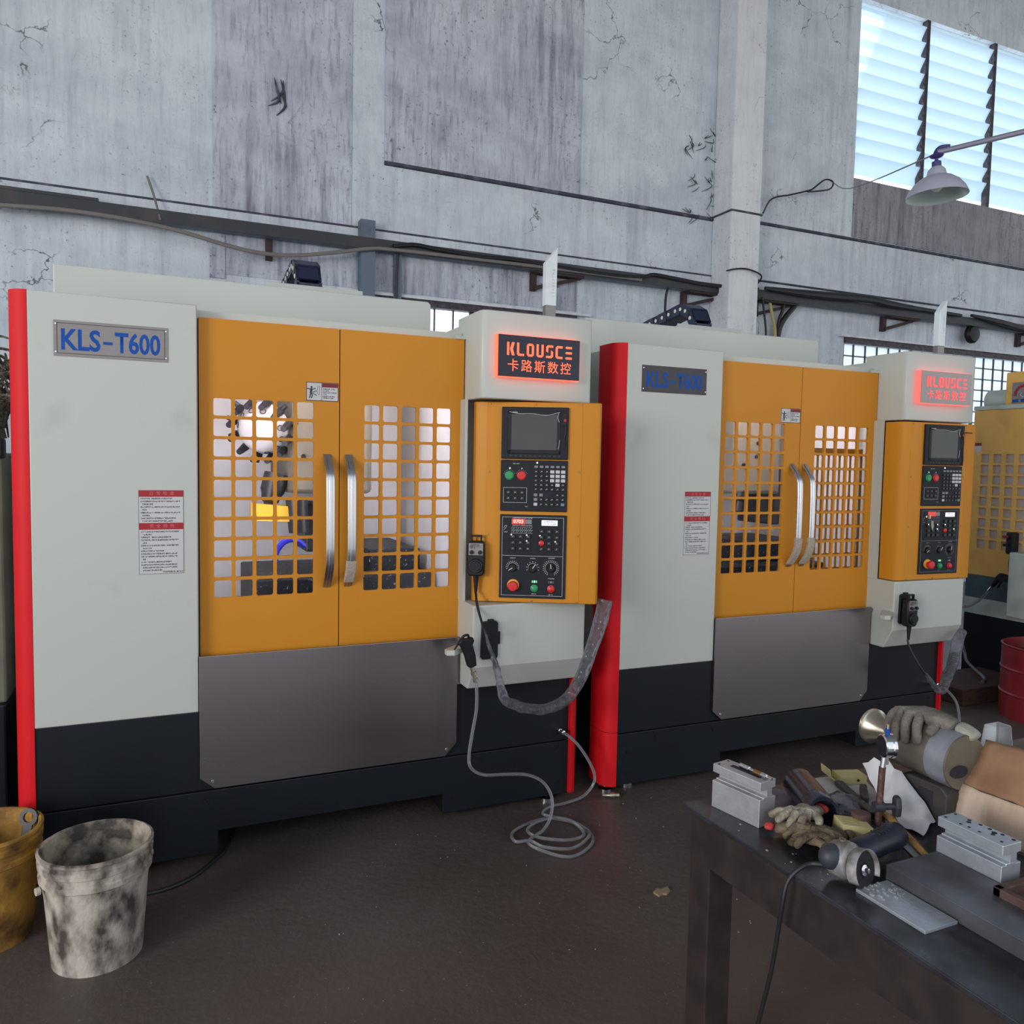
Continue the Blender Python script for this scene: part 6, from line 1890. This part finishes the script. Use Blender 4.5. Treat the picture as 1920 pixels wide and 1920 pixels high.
for k in range(n_g + 1):
    a = R(-25) + R(235) * k / n_g
    q_ = u_ * math.cos(a) + v_ * math.sin(a)
    vso.append([gv.bm.verts.new(G + q_ * 0.018), gv.bm.verts.new(G + q_ * 0.0415), gv.bm.verts.new(G + q_ * 0.0425 + gd * 0.022)])
for a, b in zip(vso, vso[1:]):
    for i in range(2):
        gv.bm.faces.new((a[i], b[i], b[i + 1], a[i + 1]))
go = gv.build('wheel_guard', M['grinder_silver'], gr, world=True, smooth=40)
sm = go.modifiers.new('solid', 'SOLIDIFY')
sm.thickness = 0.0022
MB().lathe([(0.0, 0.006), (0.037, 0.006), (0.038, 0.012), (0.016, 0.013), (0.013, 0.010), (0.0, 0.010)], G, gd, 40).build('grinding_disc', M['disc_black'], gr, world=True, smooth=30)
MB().lathe([(0.011, 0.010), (0.011, 0.015), (0.005, 0.017), (0.005, 0.024), (0.0, 0.025)], G, gd, 20).build('clamp_nut', M['chrome'], gr, world=True, smooth=40)
MB().sphere(H - bd * 0.030 - sd * 0.010 + up * 0.010, 0.026, 18, (1.0, 0.9, 1.0)).build('end_cap', M['knob_black'], gr, world=True)
cb = MB().tube([H - bd * 0.035 + up * -0.006, (1.648, -2.055, BT + 0.030), (1.622, -2.045, BT + 0.020), (1.600, -2.035, BT - 0.01), (1.592, -2.03, BT - 0.07), (1.60, -2.0, BT - 0.22), (1.60, -1.95, 0.30), (1.58, -1.95, 0.05), (1.50, -2.0, 0.008), (1.2, -2.2, 0.008)], [0.007, 0.0055, 0.005, 0.005, 0.005, 0.005, 0.005, 0.005, 0.005, 0.005], 8, 6)
cb.build('power_cord', M['cable'], gr, world=True)

# ------------------------------------------------------------------ torn carton with flaps at the right edge
cb = thing('cardboard_box', 'torn brown cardboard box with open flaps on the bench', 'cardboard box', (2.3, -2.2, BT))


def flap(name, quad, m, seed, nx=14, nz=8, amp=0.006):
    """a, b bottom left / right, c, d top right / left; torn, buckled board"""
    a, b, c, d = [Vector(p) for p in quad]
    mb = MB()
    rr_ = random.Random(seed)
    n = (b - a).cross(d - a).normalized()
    grid = []
    for j in range(nz + 1):
        row = []
        for i in range(nx + 1):
            u, v = i / nx, j / nz
            p = a.lerp(b, u).lerp(d.lerp(c, u), v)
            p = p + n * amp * mnoise.noise(p * 14 + Vector((seed, 0, 0)))
            if i in (0, nx) or j in (0, nz):
                p = p + Vector((rr_.uniform(-1, 1), rr_.uniform(-1, 1), rr_.uniform(-1, 1))) * 0.0022
            row.append(mb.bm.verts.new(p))
        grid.append(row)
    for j in range(nz):
        for i in range(nx):
            mb.bm.faces.new((grid[j][i], grid[j][i + 1], grid[j + 1][i + 1], grid[j + 1][i]))
    o = mb.build(name, m, cb, world=True, smooth=50)
    s = o.modifiers.new('solid', 'SOLIDIFY')
    s.thickness = 0.0035
    return o


flap('front_flap', [(2.145, -1.99, BT + 0.004), (2.20, -2.45, BT + 0.006), (2.215, -2.47, BT + 0.10), (2.175, -2.00, BT + 0.10)], M['cardboard_pale'], 1, 20, 10, 0.009)
flap('brown_flap', [(2.175, -2.000, BT + 0.10), (2.215, -2.47, BT + 0.10), (2.36, -2.42, BT + 0.20), (2.245, -2.005, BT + 0.20)], M['cardboard'], 2, 20, 12, 0.013)
flap('rear_flap', [(2.35, -2.02, BT + 0.02), (2.46, -2.45, BT + 0.02), (2.42, -2.50, BT + 0.37), (2.330, -2.18, BT + 0.33)], M['cardboard'], 3)
flap('box_floor', [(2.16, -2.0, BT + 0.003), (2.36, -2.02, BT + 0.003), (2.46, -2.45, BT + 0.003), (2.20, -2.45, BT + 0.003)], M['cardboard'], 4, amp=0.001)
tt = thing('plastic_tub', 'small clear tapered plastic tub standing behind the brown flap', 'tub', (2.29, -2.0, BT))
tf = MB()
bx_ = Vector((2.283, -2.005, 0.0))
for s0, z0, s1, z1 in ((0.050, 0.755, 0.026, 0.985),):
    A_ = [tf.bm.verts.new(bx_ + Vector((sx * s0, sy * s0 * 0.7, z0))) for sx, sy in ((-1, -1), (1, -1), (1, 1), (-1, 1))]
    B_ = [tf.bm.verts.new(bx_ + Vector((sx * s1, sy * s1 * 0.7, z1))) for sx, sy in ((-1, -1), (1, -1), (1, 1), (-1, 1))]
    for i in range(4):
        tf.bm.faces.new((A_[i], A_[(i + 1) % 4], B_[(i + 1) % 4], B_[i]))
    tf.bm.faces.new(B_)
tf.build('tub_shell', M['tub'], tt, world=True, smooth=0, bevel=0.004)

# ------------------------------------------------------------------ repeats share a group
GROUPS = {'machining_center': 'cnc machines in the row', 'handwheel_pendant': 'handwheel pendants of the machines', 'pendant_cable': 'film-wrapped pendant cables', 'air_gun': 'air guns of the machines',
          'air_hose': 'clear air hoses of the machines', 'drop_cable': 'cables dropping from the wall rail', 'cable_bundle': 'cable bundles on the wall rail', 'cobweb': 'sooty cobwebs on the wall',
          'plastic_bucket': 'grimy buckets on the floor', 'aluminium_block': 'aluminium blocks on the bench', 'work_glove': 'work gloves on the bench', 'small_carton': 'yellow cartons on the bench',
          'steel_bar': 'dark bars on the bench', 'metal_chips': 'scattered metal chips'}
for o in scene.objects:
    if o.parent is None and 'label' in o and o.name.split('.')[0] in GROUPS:
        o['group'] = GROUPS[o.name.split('.')[0]]
